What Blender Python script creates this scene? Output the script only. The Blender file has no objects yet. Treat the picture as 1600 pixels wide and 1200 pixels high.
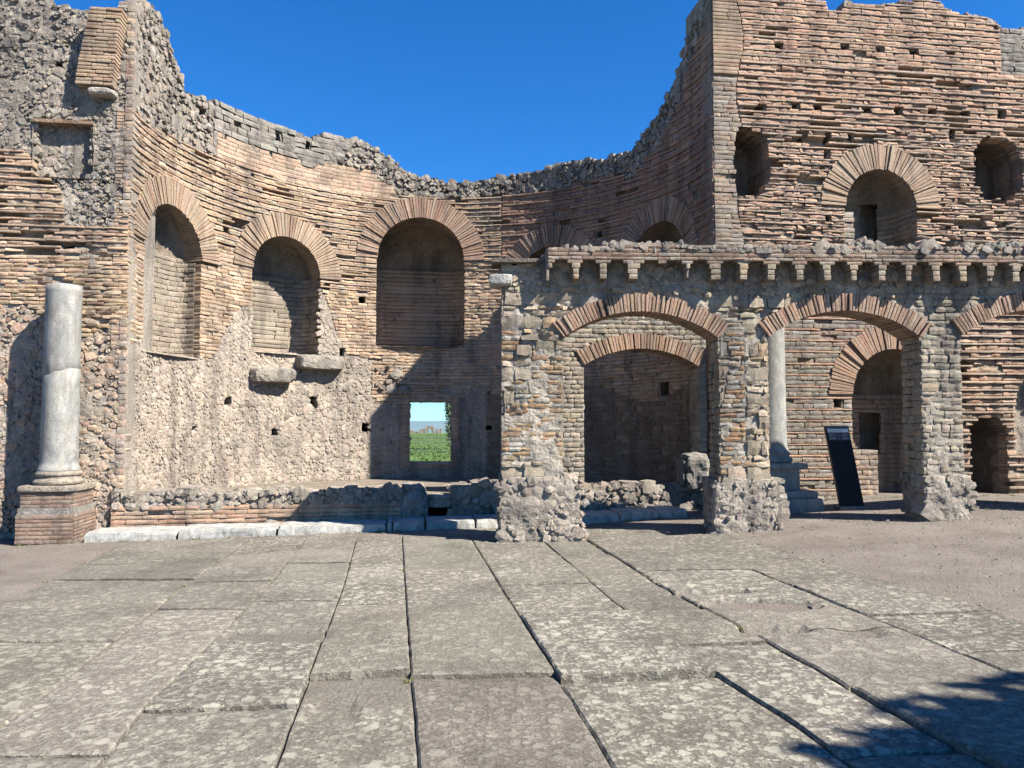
import bpy, math, random
import numpy as np

# ------------------------------------------------------------------ camera, sky, sun
scene = bpy.context.scene
F, PITCH, EYE = 1200.0, math.atan(62 / 1200.0), 1.65
cam_d = bpy.data.cameras.new('camera'); cam = bpy.data.objects.new('camera', cam_d)
scene.collection.objects.link(cam); scene.camera = cam
cam.location = (0, 0, EYE); cam.rotation_euler = (math.pi / 2 + PITCH, 0, 0)
cam_d.sensor_width = 36.0; cam_d.lens = 27.0; cam_d.clip_end = 20000

SUN_E = math.radians(45.0)
SUN_A = math.atan2(0.872, -0.49)            # clockwise from +Y
SDIR = (math.sin(SUN_A) * math.cos(SUN_E), math.cos(SUN_A) * math.cos(SUN_E), math.sin(SUN_E))
world = bpy.data.worlds.new('World'); scene.world = world; world.use_nodes = True
wn = world.node_tree.nodes; wl = world.node_tree.links
bgn = wn['Background']
sky = wn.new('ShaderNodeTexSky'); sky.sky_type = 'NISHITA'; sky.sun_disc = False
sky.sun_elevation = SUN_E; sky.sun_rotation = SUN_A
sky.altitude = 100; sky.air_density = 1.0; sky.dust_density = 0.0; sky.ozone_density = 3.0
tint = wn.new('ShaderNodeMix'); tint.data_type = 'RGBA'; tint.blend_type = 'MULTIPLY'; tint.inputs[0].default_value = 1.0
tint.inputs[7].default_value = (0.50, 0.97, 1.30, 1)        # deep Mediterranean blue
hsv = wn.new('ShaderNodeHueSaturation'); hsv.inputs['Saturation'].default_value = 1.32; wl.new(sky.outputs[0], hsv.inputs['Color'])
wl.new(hsv.outputs[0], tint.inputs[6]); wl.new(tint.outputs[2], bgn.inputs[0])
bgn.inputs[1].default_value = 0.05
sun_d = bpy.data.lights.new('sun', 'SUN'); sun_d.energy = 5.0; sun_d.angle = math.radians(0.53); sun_d.color = (1, 0.94, 0.84)
sun = bpy.data.objects.new('sun', sun_d); scene.collection.objects.link(sun)
from mathutils import Vector
sun.rotation_euler = Vector(SDIR).to_track_quat('Z', 'Y').to_euler()
sun.location = (20, -12, 25)
vs_ = scene.view_settings
vs_.view_transform = 'Standard'; vs_.look = 'None'; vs_.gamma = 1.0; vs_.exposure = 1.62; vs_.use_curve_mapping = False

scene.cycles.use_adaptive_sampling = True; scene.cycles.adaptive_threshold = 0.04; scene.cycles.volume_bounces = 0
scene.cycles.max_bounces = 5; scene.cycles.diffuse_bounces = 1; scene.cycles.glossy_bounces = 2

# ------------------------------------------------------------------ helpers
ALB = 0.54      # overall reflectance of the old masonry
rng = np.random.default_rng(11)
random.seed(5)
COL = scene.collection

def hsh(ix, iy, iz):
    n = (ix * 374761393 + iy * 668265263 + iz * 2147483647 + 1013904223) & 0xffffffff
    n = ((n ^ (n >> 13)) * 1274126177) & 0xffffffff
    n = ((n ^ (n >> 16)) * 2246822519) & 0xffffffff
    return ((n ^ (n >> 15)) & 0xffff) / 65535.0

def vnoise(x, y, z=0.0):
    x, y, z = np.broadcast_arrays(np.asarray(x, float), np.asarray(y, float), np.asarray(z, float))
    xi, yi, zi = np.floor(x).astype(np.int64), np.floor(y).astype(np.int64), np.floor(z).astype(np.int64)
    fx, fy, fz = x - xi, y - yi, z - zi
    fx, fy, fz = fx * fx * (3 - 2 * fx), fy * fy * (3 - 2 * fy), fz * fz * (3 - 2 * fz)
    r = 0
    for a in (0, 1):
        for b in (0, 1):
            for c in (0, 1):
                r = r + hsh(xi + a, yi + b, zi + c) * (fx if a else 1 - fx) * (fy if b else 1 - fy) * (fz if c else 1 - fz)
    return r

def fbm(x, y, z=0.0, o=3):
    r, a, s = 0, 0.5, 0
    for i in range(o):
        r = r + a * vnoise(np.asarray(x) * 2 ** i + 17 * i, np.asarray(y) * 2 ** i + 5 * i, np.asarray(z) * 2 ** i); s += a; a *= .5
    return r / s

def sstep(a, b, x):
    t = np.clip((np.asarray(x, float) - a) / (b - a), 0, 1); return t * t * (3 - 2 * t)

def ray(px, py):
    cx = (px - 800) / F; cy = (600 - py) / F
    return np.array([cx, math.cos(PITCH) - cy * math.sin(PITCH), math.sin(PITCH) + cy * math.cos(PITCH)])

def at(px, py, Y):
    d = ray(px, py); return np.array([d[0] * Y / d[1], Y, EYE + d[2] * Y / d[1]])

def proj(P):
    P = np.asarray(P, float); Z = P[..., 2] - EYE
    yy = P[..., 1] * math.cos(PITCH) + Z * math.sin(PITCH); zz = -P[..., 1] * math.sin(PITCH) + Z * math.cos(PITCH)
    yy = np.where(np.abs(yy) < 1e-3, 1e-3, yy)
    return 800 + F * P[..., 0] / yy, 600 - F * zz / yy, yy

# ground height: the court rises a little to the right and falls to the far left
def g(X, Y):
    X = np.asarray(X, float); Y = np.asarray(Y, float)
    up = 0.052 * np.log1p(np.exp((X - 0.8) * 2.0)) / 2.0
    up = np.minimum(up, 0.34)
    dn = 0.019 * np.log1p(np.exp((-X - 0.2) * 2.0)) / 2.0
    return up * sstep(3.5, 10.5, Y) - np.minimum(dn, 0.14) * sstep(5, 11.5, Y) - 0.03 * sstep(7, 11, Y)

def ground_hit(px, py):
    d = ray(px, py); z = 0.0
    for _ in range(25):
        t = (z - EYE) / d[2]; P = d * t; z = float(g(P[0], P[1]))
    return np.array([P[0], P[1], z])

# ------------------------------------------------------------------ materials
def nodes(name):
    m = bpy.data.materials.new(name); m.use_nodes = True
    nt = m.node_tree; b = nt.nodes['Principled BSDF']; b.inputs['Roughness'].default_value = 0.93
    b.inputs['Specular IOR Level'].default_value = 0.2
    return m, nt, b

def N(nt, t, **k):
    n = nt.nodes.new(t)
    for a, v in k.items():
        if a in n.inputs: n.inputs[a].default_value = v
        else: setattr(n, a, v)
    return n

def mixc(nt, fac, a, b, mode='MIX'):
    m = nt.nodes.new('ShaderNodeMix'); m.data_type = 'RGBA'; m.blend_type = mode
    for i, s in ((0, fac), (6, a), (7, b)):
        if isinstance(s, (int, float)): m.inputs[i].default_value = s
        elif isinstance(s, tuple): m.inputs[i].default_value = (*s, 1)
        else: nt.links.new(s, m.inputs[i])
    return m.outputs[2]

def ramp(nt, src, stops):
    r = nt.nodes.new('ShaderNodeValToRGB'); nt.links.new(src, r.inputs[0])
    e = r.color_ramp.elements
    while len(e) < len(stops): e.new(0.5)
    for k, (p, c) in enumerate(stops):
        e[k].position = p; e[k].color = (*c, 1) if isinstance(c, tuple) else (c, c, c, 1)
    return r.outputs[0]

def masonry(name, grain=34.0, bump=0.5, bdist=0.012, stain=0.35, pale=0.22):
    m, nt, b = nodes(name)
    co = N(nt, 'ShaderNodeTexCoord').outputs['Object']
    at_ = N(nt, 'ShaderNodeAttribute', attribute_name='Col').outputs['Color']
    n1 = N(nt, 'ShaderNodeTexNoise', Scale=grain, Detail=3.0, Roughness=0.7); nt.links.new(co, n1.inputs['Vector'])
    n2 = N(nt, 'ShaderNodeTexNoise', Scale=6.5, Detail=2.0, Roughness=0.6); nt.links.new(co, n2.inputs['Vector'])
    n3 = N(nt, 'ShaderNodeTexNoise', Scale=0.9, Detail=3.0, Roughness=0.65); nt.links.new(co, n3.inputs['Vector'])
    c = mixc(nt, 1.0, at_, ramp(nt, n1.outputs['Fac'], [(0.3, 0.62), (0.5, 1.0), (0.72, 1.3)]), 'MULTIPLY')
    c = mixc(nt, ramp(nt, n2.outputs['Fac'], [(0.5, 0.0), (0.72, pale)]), c, (0.29, 0.26, 0.22))
    c = mixc(nt, ramp(nt, n3.outputs['Fac'], [(0.48, 0.0), (0.68, stain)]), c, (0.085, 0.08, 0.072))
    mp = N(nt, 'ShaderNodeMapping'); mp.inputs['Scale'].default_value = (2.4, 2.4, 0.45); nt.links.new(co, mp.inputs[0])
    n4 = N(nt, 'ShaderNodeTexNoise', Scale=1.0, Detail=3.0, Roughness=0.7); nt.links.new(mp.outputs[0], n4.inputs['Vector'])
    c = mixc(nt, 1.0, c, ramp(nt, n4.outputs['Fac'], [(0.34, (0.60, 0.60, 0.62)), (0.52, (1.0, 1.0, 1.0)), (0.7, (1.12, 1.10, 1.06))]), 'MULTIPLY')
    nt.links.new(c, b.inputs['Base Color'])
    bp = N(nt, 'ShaderNodeBump', Strength=bump, Distance=bdist); nt.links.new(n1.outputs['Fac'], bp.inputs['Height'])
    nt.links.new(bp.outputs[0], b.inputs['Normal'])
    return m

M = {}
M['masonry'] = masonry('weathered_masonry')
M['core'] = masonry('mortar_core', 22.0, 0.9, 0.025, 0.35, 0.25)

def mk_marble(name='veined_marble', gain=1.0):
    m, nt, b = nodes(name); b.inputs['Roughness'].default_value = 0.6
    co = N(nt, 'ShaderNodeTexCoord').outputs['Object']
    mp = N(nt, 'ShaderNodeMapping'); mp.inputs['Scale'].default_value = (1.6, 1.6, 0.8); nt.links.new(co, mp.inputs[0])
    n1 = N(nt, 'ShaderNodeTexNoise', Scale=2.6, Detail=8.0, Roughness=0.7, Distortion=1.0); nt.links.new(mp.outputs[0], n1.inputs['Vector'])
    n2 = N(nt, 'ShaderNodeTexNoise', Scale=38.0, Detail=4.0); nt.links.new(co, n2.inputs['Vector'])
    mp2 = N(nt, 'ShaderNodeMapping'); mp2.inputs['Scale'].default_value = (9, 9, 0.9); nt.links.new(co, mp2.inputs[0])
    n3 = N(nt, 'ShaderNodeTexNoise', Scale=1.5, Detail=5.0); nt.links.new(mp2.outputs[0], n3.inputs['Vector'])
    c = ramp(nt, n1.outputs['Fac'], [(0.3, (0.17, 0.175, 0.185)), (0.46, (0.30, 0.305, 0.31)), (0.6, (0.40, 0.395, 0.385)), (0.75, (0.47, 0.46, 0.43))])
    c = mixc(nt, ramp(nt, n3.outputs['Fac'], [(0.48, 0.0), (0.7, 0.45)]), c, (0.17, 0.165, 0.155))
    c = mixc(nt, ramp(nt, n2.outputs['Fac'], [(0.52, 0.0), (0.66, 0.6)]), c, (0.16, 0.15, 0.13))
    n5 = N(nt, 'ShaderNodeTexNoise', Scale=5.0, Detail=5.0, Roughness=0.7); nt.links.new(co, n5.inputs['Vector'])
    c = mixc(nt, ramp(nt, n5.outputs['Fac'], [(0.5, 0.0), (0.66, 0.55)]), c, (0.22, 0.2, 0.165))
    c = mixc(nt, 1.0, c, (gain, gain * .985, gain * .93), 'MULTIPLY')
    nt.links.new(c, b.inputs['Base Color'])
    bp = N(nt, 'ShaderNodeBump', Strength=0.35, Distance=0.006); nt.links.new(n2.outputs['Fac'], bp.inputs['Height']); nt.links.new(bp.outputs[0], b.inputs['Normal'])
    return m
M['marble'] = mk_marble('veined_marble', .70); M['white_marble'] = mk_marble('white_marble', .98)

def mk_slab():
    m, nt, b = nodes('lichened_paving'); b.inputs['Roughness'].default_value = 0.95
    co = N(nt, 'ShaderNodeTexCoord').outputs['Object']
    at_ = N(nt, 'ShaderNodeAttribute', attribute_name='Col')
    n0 = N(nt, 'ShaderNodeTexNoise', Scale=1.1, Detail=4.0, Roughness=0.6); nt.links.new(co, n0.inputs['Vector'])
    n1 = N(nt, 'ShaderNodeTexNoise', Scale=15.0, Detail=4.0, Roughness=0.65, Distortion=0.3); nt.links.new(co, n1.inputs['Vector'])
    n2 = N(nt, 'ShaderNodeTexNoise', Scale=46.0, Detail=3.0, Roughness=0.7); nt.links.new(co, n2.inputs['Vector'])
    n3 = N(nt, 'ShaderNodeTexNoise', Scale=150.0, Detail=1.0); nt.links.new(co, n3.inputs['Vector'])
    def rosette(scale, lo, hi, soft):
        wv = N(nt, 'ShaderNodeVectorMath', operation='MULTIPLY_ADD'); nt.links.new(n2.outputs['Color'], wv.inputs[0]); wv.inputs[1].default_value = (.045, .045, .045); nt.links.new(co, wv.inputs[2])
        v = N(nt, 'ShaderNodeTexVoronoi', Scale=scale, Randomness=1.0); nt.links.new(wv.outputs[0], v.inputs['Vector'])
        sp = N(nt, 'ShaderNodeSeparateColor'); nt.links.new(v.outputs['Color'], sp.inputs[0])
        rr = N(nt, 'ShaderNodeMapRange'); nt.links.new(sp.outputs[0], rr.inputs[0]); rr.inputs[3].default_value = lo; rr.inputs[4].default_value = hi
        su = N(nt, 'ShaderNodeMath', operation='SUBTRACT'); nt.links.new(rr.outputs[0], su.inputs[0]); nt.links.new(v.outputs['Distance'], su.inputs[1])
        return ramp(nt, su.outputs[0], [(0.0, 0.0), (soft, 1.0)])
    spot = rosette(11.0, -.45, .62, .10); spot2 = rosette(30.0, -.3, .66, .15)
    area = ramp(nt, n0.outputs['Fac'], [(0.34, 0.4), (0.54, 1.0)])
    fine = ramp(nt, n1.outputs['Fac'], [(0.48, 0.0), (0.62, 0.7)])
    mx = N(nt, 'ShaderNodeMath', operation='MAXIMUM'); nt.links.new(spot, mx.inputs[0]); nt.links.new(spot2, mx.inputs[1])
    mx2 = N(nt, 'ShaderNodeMath', operation='MAXIMUM'); nt.links.new(mx.outputs[0], mx2.inputs[0]); nt.links.new(fine, mx2.inputs[1])
    ml = N(nt, 'ShaderNodeMath', operation='MULTIPLY'); nt.links.new(mx2.outputs[0], ml.inputs[0]); nt.links.new(area, ml.inputs[1])
    ml2 = N(nt, 'ShaderNodeMath', operation='MULTIPLY'); nt.links.new(ml.outputs[0], ml2.inputs[0]); nt.links.new(at_.outputs['Alpha'], ml2.inputs[1])
    dk = ramp(nt, n0.outputs['Fac'], [(0.3, 0.72), (0.6, 1.1)])
    base = mixc(nt, 1.0, mixc(nt, 1.0, at_.outputs['Color'], dk, 'MULTIPLY'), ramp(nt, n2.outputs['Fac'], [(0.3, 0.55), (0.7, 1.3)]), 'MULTIPLY')
    lich = ramp(nt, n1.outputs['Fac'], [(0.35, (0.245, 0.235, 0.185)), (0.6, (0.325, 0.305, 0.25))])
    lich = mixc(nt, 1.0, lich, ramp(nt, n3.outputs['Fac'], [(0.3, 0.75), (0.7, 1.15)]), 'MULTIPLY')
    c = mixc(nt, ml2.outputs[0], base, lich)
    nt.links.new(c, b.inputs['Base Color'])
    ad = N(nt, 'ShaderNodeMath', operation='ADD'); nt.links.new(n2.outputs['Fac'], ad.inputs[0]); nt.links.new(ml.outputs[0], ad.inputs[1])
    bp = N(nt, 'ShaderNodeBump', Strength=0.6, Distance=0.012); nt.links.new(ad.outputs[0], bp.inputs['Height']); nt.links.new(bp.outputs[0], b.inputs['Normal'])
    return m
M['slab'] = mk_slab()

def mk_simple(name, stops, scale, bump, bdist, rough=0.95, detail=6.0, s2=None):
    m, nt, b = nodes(name); b.inputs['Roughness'].default_value = rough
    co = N(nt, 'ShaderNodeTexCoord').outputs['Object']
    n1 = N(nt, 'ShaderNodeTexNoise', Scale=scale, Detail=detail, Roughness=0.65); nt.links.new(co, n1.inputs['Vector'])
    c = ramp(nt, n1.outputs['Fac'], stops)
    h = n1.outputs['Fac']
    if s2:
        n2 = N(nt, 'ShaderNodeTexNoise', Scale=s2, Detail=4.0, Roughness=0.7); nt.links.new(co, n2.inputs['Vector'])
        c = mixc(nt, 1.0, c, ramp(nt, n2.outputs['Fac'], [(0.3, 0.55), (0.5, 1.0), (0.7, 1.4)]), 'MULTIPLY'); h = n2.outputs['Fac']
    nt.links.new(c, b.inputs['Base Color'])
    if bump:
        bp = N(nt, 'ShaderNodeBump', Strength=bump, Distance=bdist); nt.links.new(h, bp.inputs['Height']); nt.links.new(bp.outputs[0], b.inputs['Normal'])
    return m
M['gravel'] = mk_simple('fine_gravel', [(0.3, (0.115, 0.096, 0.081)), (0.5, (0.152, 0.130, 0.111)), (0.7, (0.187, 0.163, 0.141))], 1.2, 1.0, 0.02, s2=48.0)
M['earth'] = mk_simple('dry_earth', [(0.3, (0.12, 0.10, 0.08)), (0.7, (0.24, 0.2, 0.16))], 3.0, 0.8, 0.03, s2=40.0)
M['lawn'] = mk_simple('meadow_grass', [(0.35, (0.045, 0.085, 0.018)), (0.55, (0.065, 0.11, 0.025)), (0.68, (0.16, 0.18, 0.10))], 0.35, 0.6, 0.1, s2=3.0)
M['grass'] = mk_simple('grass_blades', [(0.3, (0.04, 0.085, 0.018)), (0.7, (0.10, 0.14, 0.04))], 0.4, 0, 0)
M['dryweed'] = mk_simple('dry_weed_blades', [(0.3, (0.07, 0.09, 0.03)), (0.7, (0.18, 0.16, 0.07))], 2.0, 0, 0)
M['hills'] = mk_simple('far_hills', [(0.3, (0.06, 0.085, 0.07)), (0.7, (0.10, 0.12, 0.09))], 0.002, 0, 0)
M['panel'] = mk_simple('black_panel', [(0.3, (0.006, 0.007, 0.012)), (0.7, (0.012, 0.013, 0.02))], 4.0, 0, 0, rough=0.35)
M['panel_grey'] = mk_simple('grey_print', [(0.3, (0.07, 0.075, 0.085)), (0.7, (0.24, 0.25, 0.27))], 14.0, 0, 0, rough=0.4)
M['panel_white'] = mk_simple('white_print', [(0.3, (0.7, 0.7, 0.72)), (0.7, (0.8, 0.8, 0.82))], 6.0, 0, 0, rough=0.4)
M['panel_slate'] = mk_simple('slate_blue_cap', [(0.3, (0.07, 0.085, 0.12)), (0.7, (0.09, 0.1, 0.14))], 6.0, 0, 0, rough=0.4)
M['bark'] = mk_simple('tree_bark', [(0.3, (0.07, 0.05, 0.035)), (0.7, (0.16, 0.12, 0.09))], 9.0, 0.8, 0.03)
M['leaf'] = mk_simple('dark_leaves', [(0.3, (0.035, 0.06, 0.025)), (0.7, (0.075, 0.10, 0.045))], 2.0, 0, 0)
M['greyleaf'] = mk_simple('greygreen_leaves', [(0.3, (0.05, 0.075, 0.045)), (0.7, (0.12, 0.14, 0.09))], 2.0, 0, 0)
M['wire'] = mk_simple('dull_steel', [(0.3, (0.08, 0.08, 0.08)), (0.7, (0.14, 0.14, 0.14))], 6.0, 0, 0, rough=0.6)

# ------------------------------------------------------------------ object helpers
def link_mesh(name, V, Fc, mat, parent=None, col=None, smooth=False, alpha=None):
    V = np.asarray(V, float)
    me = bpy.data.meshes.new(name)
    if isinstance(Fc, np.ndarray) and Fc.ndim == 2:
        k = Fc.shape[1]; nf = len(Fc)
        me.vertices.add(len(V)); me.vertices.foreach_set('co', V.astype(np.float32).ravel())
        me.loops.add(nf * k); me.loops.foreach_set('vertex_index', Fc.astype(np.int32).ravel())
        me.polygons.add(nf); me.polygons.foreach_set('loop_start', np.arange(0, nf * k, k, dtype=np.int32))
        me.update(calc_edges=True)
    else:
        me.from_pydata(V.tolist(), [], [list(map(int, f)) for f in Fc]); me.update()
    if col is not None:
        c = np.asarray(col, float) * ALB
        if c.ndim == 1: c = np.tile(c, (len(V), 1))
        a = np.ones((len(V), 1)) if alpha is None else np.asarray(alpha).reshape(-1, 1)
        at_ = me.attributes.new('Col', 'FLOAT_COLOR', 'POINT'); at_.data.foreach_set('color', np.hstack([c, a]).astype(np.float32).ravel())
    me.polygons.foreach_set('use_smooth', [smooth] * len(me.polygons))
    me.materials.append(M[mat])
    o = bpy.data.objects.new(name, me); COL.objects.link(o)
    if parent is not None:
        o.parent = parent; w = base_of(parent); o.location = (-w[0], -w[1], -w[2])
    return o

BASE = {}
def base_of(p):
    return BASE.get(p.name, (0, 0, 0))

def thing(name, label, cat, base=(0, 0, 0), group=None):
    o = bpy.data.objects.new(name, None); COL.objects.link(o); o.location = base; o.empty_display_size = 0.2
    BASE[o.name] = tuple(base); o['label'] = label; o['category'] = cat; o['kind'] = 'thing'
    if group: o['group'] = group
    return o

def part_empty(name, parent, base):
    o = bpy.data.objects.new(name, None); COL.objects.link(o); o.parent = parent; w = base_of(parent)
    o.location = tuple(np.array(base) - np.array(w)); o.empty_display_size = 0.1; BASE[o.name] = tuple(base); return o

def struct(o): o['kind'] = 'structure'; return o

# palettes (linear base colours)
def pal(n, items, jit=0.12, keep=0.6):
    c = np.array([i[0] for i in items]); w = np.array([i[1] for i in items], float); w /= w.sum()
    k = rng.choice(len(items), size=n, p=w); m = (c * w[:, None]).sum(0)
    return np.clip((c[k] * keep + m * (1 - keep)) * (1 + rng.normal(0, jit * .7, (n, 1))) * (1 + rng.normal(0, 0.018, (n, 3))), 0.02, 0.9)
TAN = [((.62, .45, .305), 4), ((.59, .40, .265), 3), ((.64, .50, .365), 3), ((.53, .34, .22), 1), ((.46, .375, .29), 1.2)]
RED = [((.62, .38, .255), 4), ((.59, .335, .22), 2), ((.65, .44, .31), 3), ((.50, .36, .26), 1.2)]
BROWN = [((.60, .43, .31), 4), ((.56, .39, .275), 3), ((.63, .48, .36), 3), ((.47, .355, .265), 1.2), ((.56, .35, .24), 1)]
CREAM = [((.51, .43, .355), 5), ((.47, .395, .325), 4), ((.56, .49, .415), 2), ((.38, .315, .26), 1.6), ((.48, .385, .305), 1), ((.20, .165, .14), .6)]
GREY = [((.34, .31, .27), 4), ((.29, .265, .23), 3), ((.40, .365, .315), 2.5), ((.2, .18, .16), 1), ((.37, .31, .25), 1.5), ((.6, .57, .52), .25)]
GREYTAN = [((.42, .37, .31), 4), ((.37, .325, .27), 3), ((.46, .41, .345), 2), ((.29, .255, .22), .8), ((.42, .33, .25), 1), ((.66, .63, .58), .15)]
DARKGREY = [((.17, .16, .145), 4), ((.13, .125, .115), 3), ((.24, .225, .2), 2), ((.4, .38, .35), .3)]
ORANGE = [((.47, .315, .18), 4), ((.46, .27, .16), 1.5), ((.46, .37, .26), 3), ((.52, .47, .40), 2), ((.36, .33, .28), 2)]
VOUS = [((.50, .37, .265), 5), ((.47, .33, .225), 4), ((.53, .42, .32), 2), ((.44, .28, .19), 1)]
VOUSR = [((.49, .335, .24), 5), ((.45, .285, .195), 3), ((.52, .41, .32), 2), ((.41, .235, .16), 1)]

# ------------------------------------------------------------------ masonry pieces
GS = np.array([-1, -1 / 3, 1 / 3, 1.0]); GT = np.array([-1, 0, 1.0])
gs, gt = np.meshgrid(GS, GT); gs = gs.ravel(); gt = gt.ravel()              # 12 front points
BORD = [0, 1, 2, 3, 7, 11, 10, 9, 8, 4]
isb = np.zeros(12); isb[BORD] = 1; isc = np.zeros(12); isc[[0, 3, 8, 11]] = 1
PF = []
for r in range(2):
    for c in range(3): PF.append((r * 4 + c, r * 4 + c + 1, (r + 1) * 4 + c + 1, (r + 1) * 4 + c))
for i in range(10):
    j = (i + 1) % 10; PF.append((BORD[j], BORD[i], 12 + i, 12 + j))
PF = np.array(PF)

class Pile:
    """collects masonry pieces of one thing (or part)"""
    def __init__(s): s.V = []; s.C = []; s.K = []
    def add(s, mp, uc, vc, hu, hv, wf, wb, col, kind, rnd=0.012, jit=0.008, oval=0.0, rot=0.0, amp=0.008, taper=0.0, tilt=0.0):
        uc = np.atleast_1d(np.asarray(uc, float)); n = len(uc)
        if n == 0: return
        B = lambda a: np.broadcast_to(np.asarray(a, float), (n,))[:, None]
        vc, hu, hv, wf, wb, rnd, jit, oval, rot, amp, taper = map(B, (vc, hu, hv, wf, wb, rnd, jit, oval, rot, amp, taper)); uc = uc[:, None]
        S = gs[None] * np.sqrt(1 - oval * gt[None] ** 2 / 2); T = gt[None] * np.sqrt(1 - oval * gs[None] ** 2 / 2)
        a = hu * S * (1 + taper * T) + .75 * jit * rng.uniform(-1, 1, (n, 12)); b = hv * T + .75 * jit * rng.uniform(-1, 1, (n, 12)) * np.where(hv < .03, .4, 1)
        w = wf - rnd * .4 * isb[None] - rnd * .35 * isc[None] + .45 * amp * rng.uniform(-1, 1, (n, 12))
        if tilt: w = w + rng.normal(0, tilt, (n, 1)) * gs[None] + rng.normal(0, tilt, (n, 1)) * gt[None]
        a = np.hstack([a, a[:, BORD]]); b = np.hstack([b, b[:, BORD]]); w = np.hstack([w, np.broadcast_to(wb, (n, 10))])
        cr, sr = np.cos(rot), np.sin(rot)
        P = mp(uc + cr * a - sr * b, vc + sr * a + cr * b, w)
        s.V.append(np.stack(P, -1)); s.C.append(np.asarray(col)); s.K += [kind] * n
    def emit(s, parent, limit=300, vis=None, mass='brickwork', mat='masonry'):
        if not s.V: return
        V = np.concatenate(s.V); C = np.concatenate(s.C); K = np.array(s.K)
        px, py, dd = proj(V[:, :12])
        area = (px.max(1) - px.min(1)) * (py.max(1) - py.min(1)); cx, cy = px.mean(1), py.mean(1)
        ok = (cx > 4) & (cx < 1596) & (cy > 4) & (cy < 1196) & (dd.mean(1) > 0)
        if vis is not None: ok &= vis(cx, cy)
        score = np.where(ok, area, -1); single = np.zeros(len(V), bool)
        for k in sorted(set(s.K)):
            lim = limit[k] if isinstance(limit, dict) else limit
            idx = np.where((K == k) & (score > 45))[0]; idx = idx[np.argsort(-score[idx])][:lim]; single[idx] = True
        for i in np.where(single)[0]:
            link_mesh(K[i], V[i], PF, mat, parent, C[i])
        r = np.where(~single)[0]
        if len(r):
            Fc = (PF[None] + (np.arange(len(r)) * 22)[:, None, None]).reshape(-1, 4)
            o = link_mesh(mass, V[r].reshape(-1, 3), Fc, mat, parent, np.repeat(C[r], 22, 0)); o['kind'] = 'stuff'

def intervals(us, ok, minlen):
    out = []; i = 0; n = len(us)
    while i < n:
        if ok[i]:
            j = i
            while j + 1 < n and ok[j + 1]: j += 1
            if us[j] - us[i] >= minlen: out.append((us[i], us[j]))
            i = j + 1
        else: i += 1
    return out

def lay(pile, mp, u0, u1, v0, v1, inside, rows, kind='brick', gap=0.012, miss=0.02, wb=-0.25, wave=0.0):
    """rows: list of dict(h, L, w, wj, pal, rnd, jit, amp, tilt, oval) repeated up the wall"""
    v = v0; i = 0; us = np.arange(u0, u1, 0.02)
    while v < v1:
        r = rows[i % len(rows)]; i += 1
        h = r['h'] * rng.uniform(.88, 1.12); vc = v + h / 2
        segs = intervals(us, inside(us, np.full_like(us, vc)), 0.04)
        U, HU, VV, HV = [], [], [], []
        for a, b in segs:
            x = a
            while x < b - 0.02:
                L = r['L'] * rng.uniform(.55, 1.5)
                if b - (x + L) < r['L'] * .35: L = b - x
                if rng.random() > r.get('miss', miss) and float(fbm((x + L / 2) * 1.1, vc * 4.0, 5.5)) < r.get('hole', 9):
                    U.append(x + L / 2); HU.append(max(.02, L / 2 - gap / 4)); VV.append(vc); HV.append(max(.012, h / 2 - r.get('gap', gap) / 2))
                x += L
        n = len(U)
        if n:
            U = np.array(U); VV = np.array(VV)
            if wave: VV = VV + .4 * wave * (fbm(U * .8, VV * .5, 3.1) - .5)
            er = fbm(U * 1.7, VV * 2.5, 7.7) - .5
            wf = r['w'] * .58 + rng.normal(0, 1, n) * r['wj'] * .36 - np.maximum(0, er) * r.get('er', 0) * .6
            pile.add(mp, U, VV, HU, HV, wf, wb, pal(n, r['pal'], r.get('cj', .12), r.get('keep', .6)), r.get('kind', kind), r.get('rnd', .012), r.get('jit', .008), r.get('oval', 0), r.get('rot', 0) * rng.normal(0, 1, n), r.get('amp', .008), 0, r.get('tilt', 0))
        v += h

def rubble(pile, mp, u0, u1, v0, v1, inside, sz, palette, kind='stone', w=-0.02, wj=0.03, dens=1.0, wb=-.3, amp=.02, oval=.7, asp=1.3):
    nu = int((u1 - u0) / sz * dens); nv = int((v1 - v0) / (sz / asp) * dens)
    uu, vv = np.meshgrid((np.arange(nu) + .5) / nu * (u1 - u0) + u0, (np.arange(nv) + .5) / nv * (v1 - v0) + v0)
    uu = uu + (np.arange(nv)[:, None] % 2) * sz * .5
    uu = (uu + rng.normal(0, sz * .18, uu.shape)).ravel(); vv = (vv + rng.normal(0, sz * .14, vv.shape)).ravel()
    k = inside(uu, vv); uu, vv = uu[k], vv[k]; n = len(uu)
    if not n: return
    s = sz * rng.lognormal(-.12, .38, n)
    pile.add(mp, uu, vv, s * .5, s * .5 / asp * rng.uniform(.75, 1.2, n), w + rng.normal(0, wj * .6, n), wb, pal(n, palette, .14), kind, rnd=s * .09, jit=s * .085, oval=oval * .75, rot=rng.normal(0, .5, n), amp=amp, tilt=sz * .04)

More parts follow.
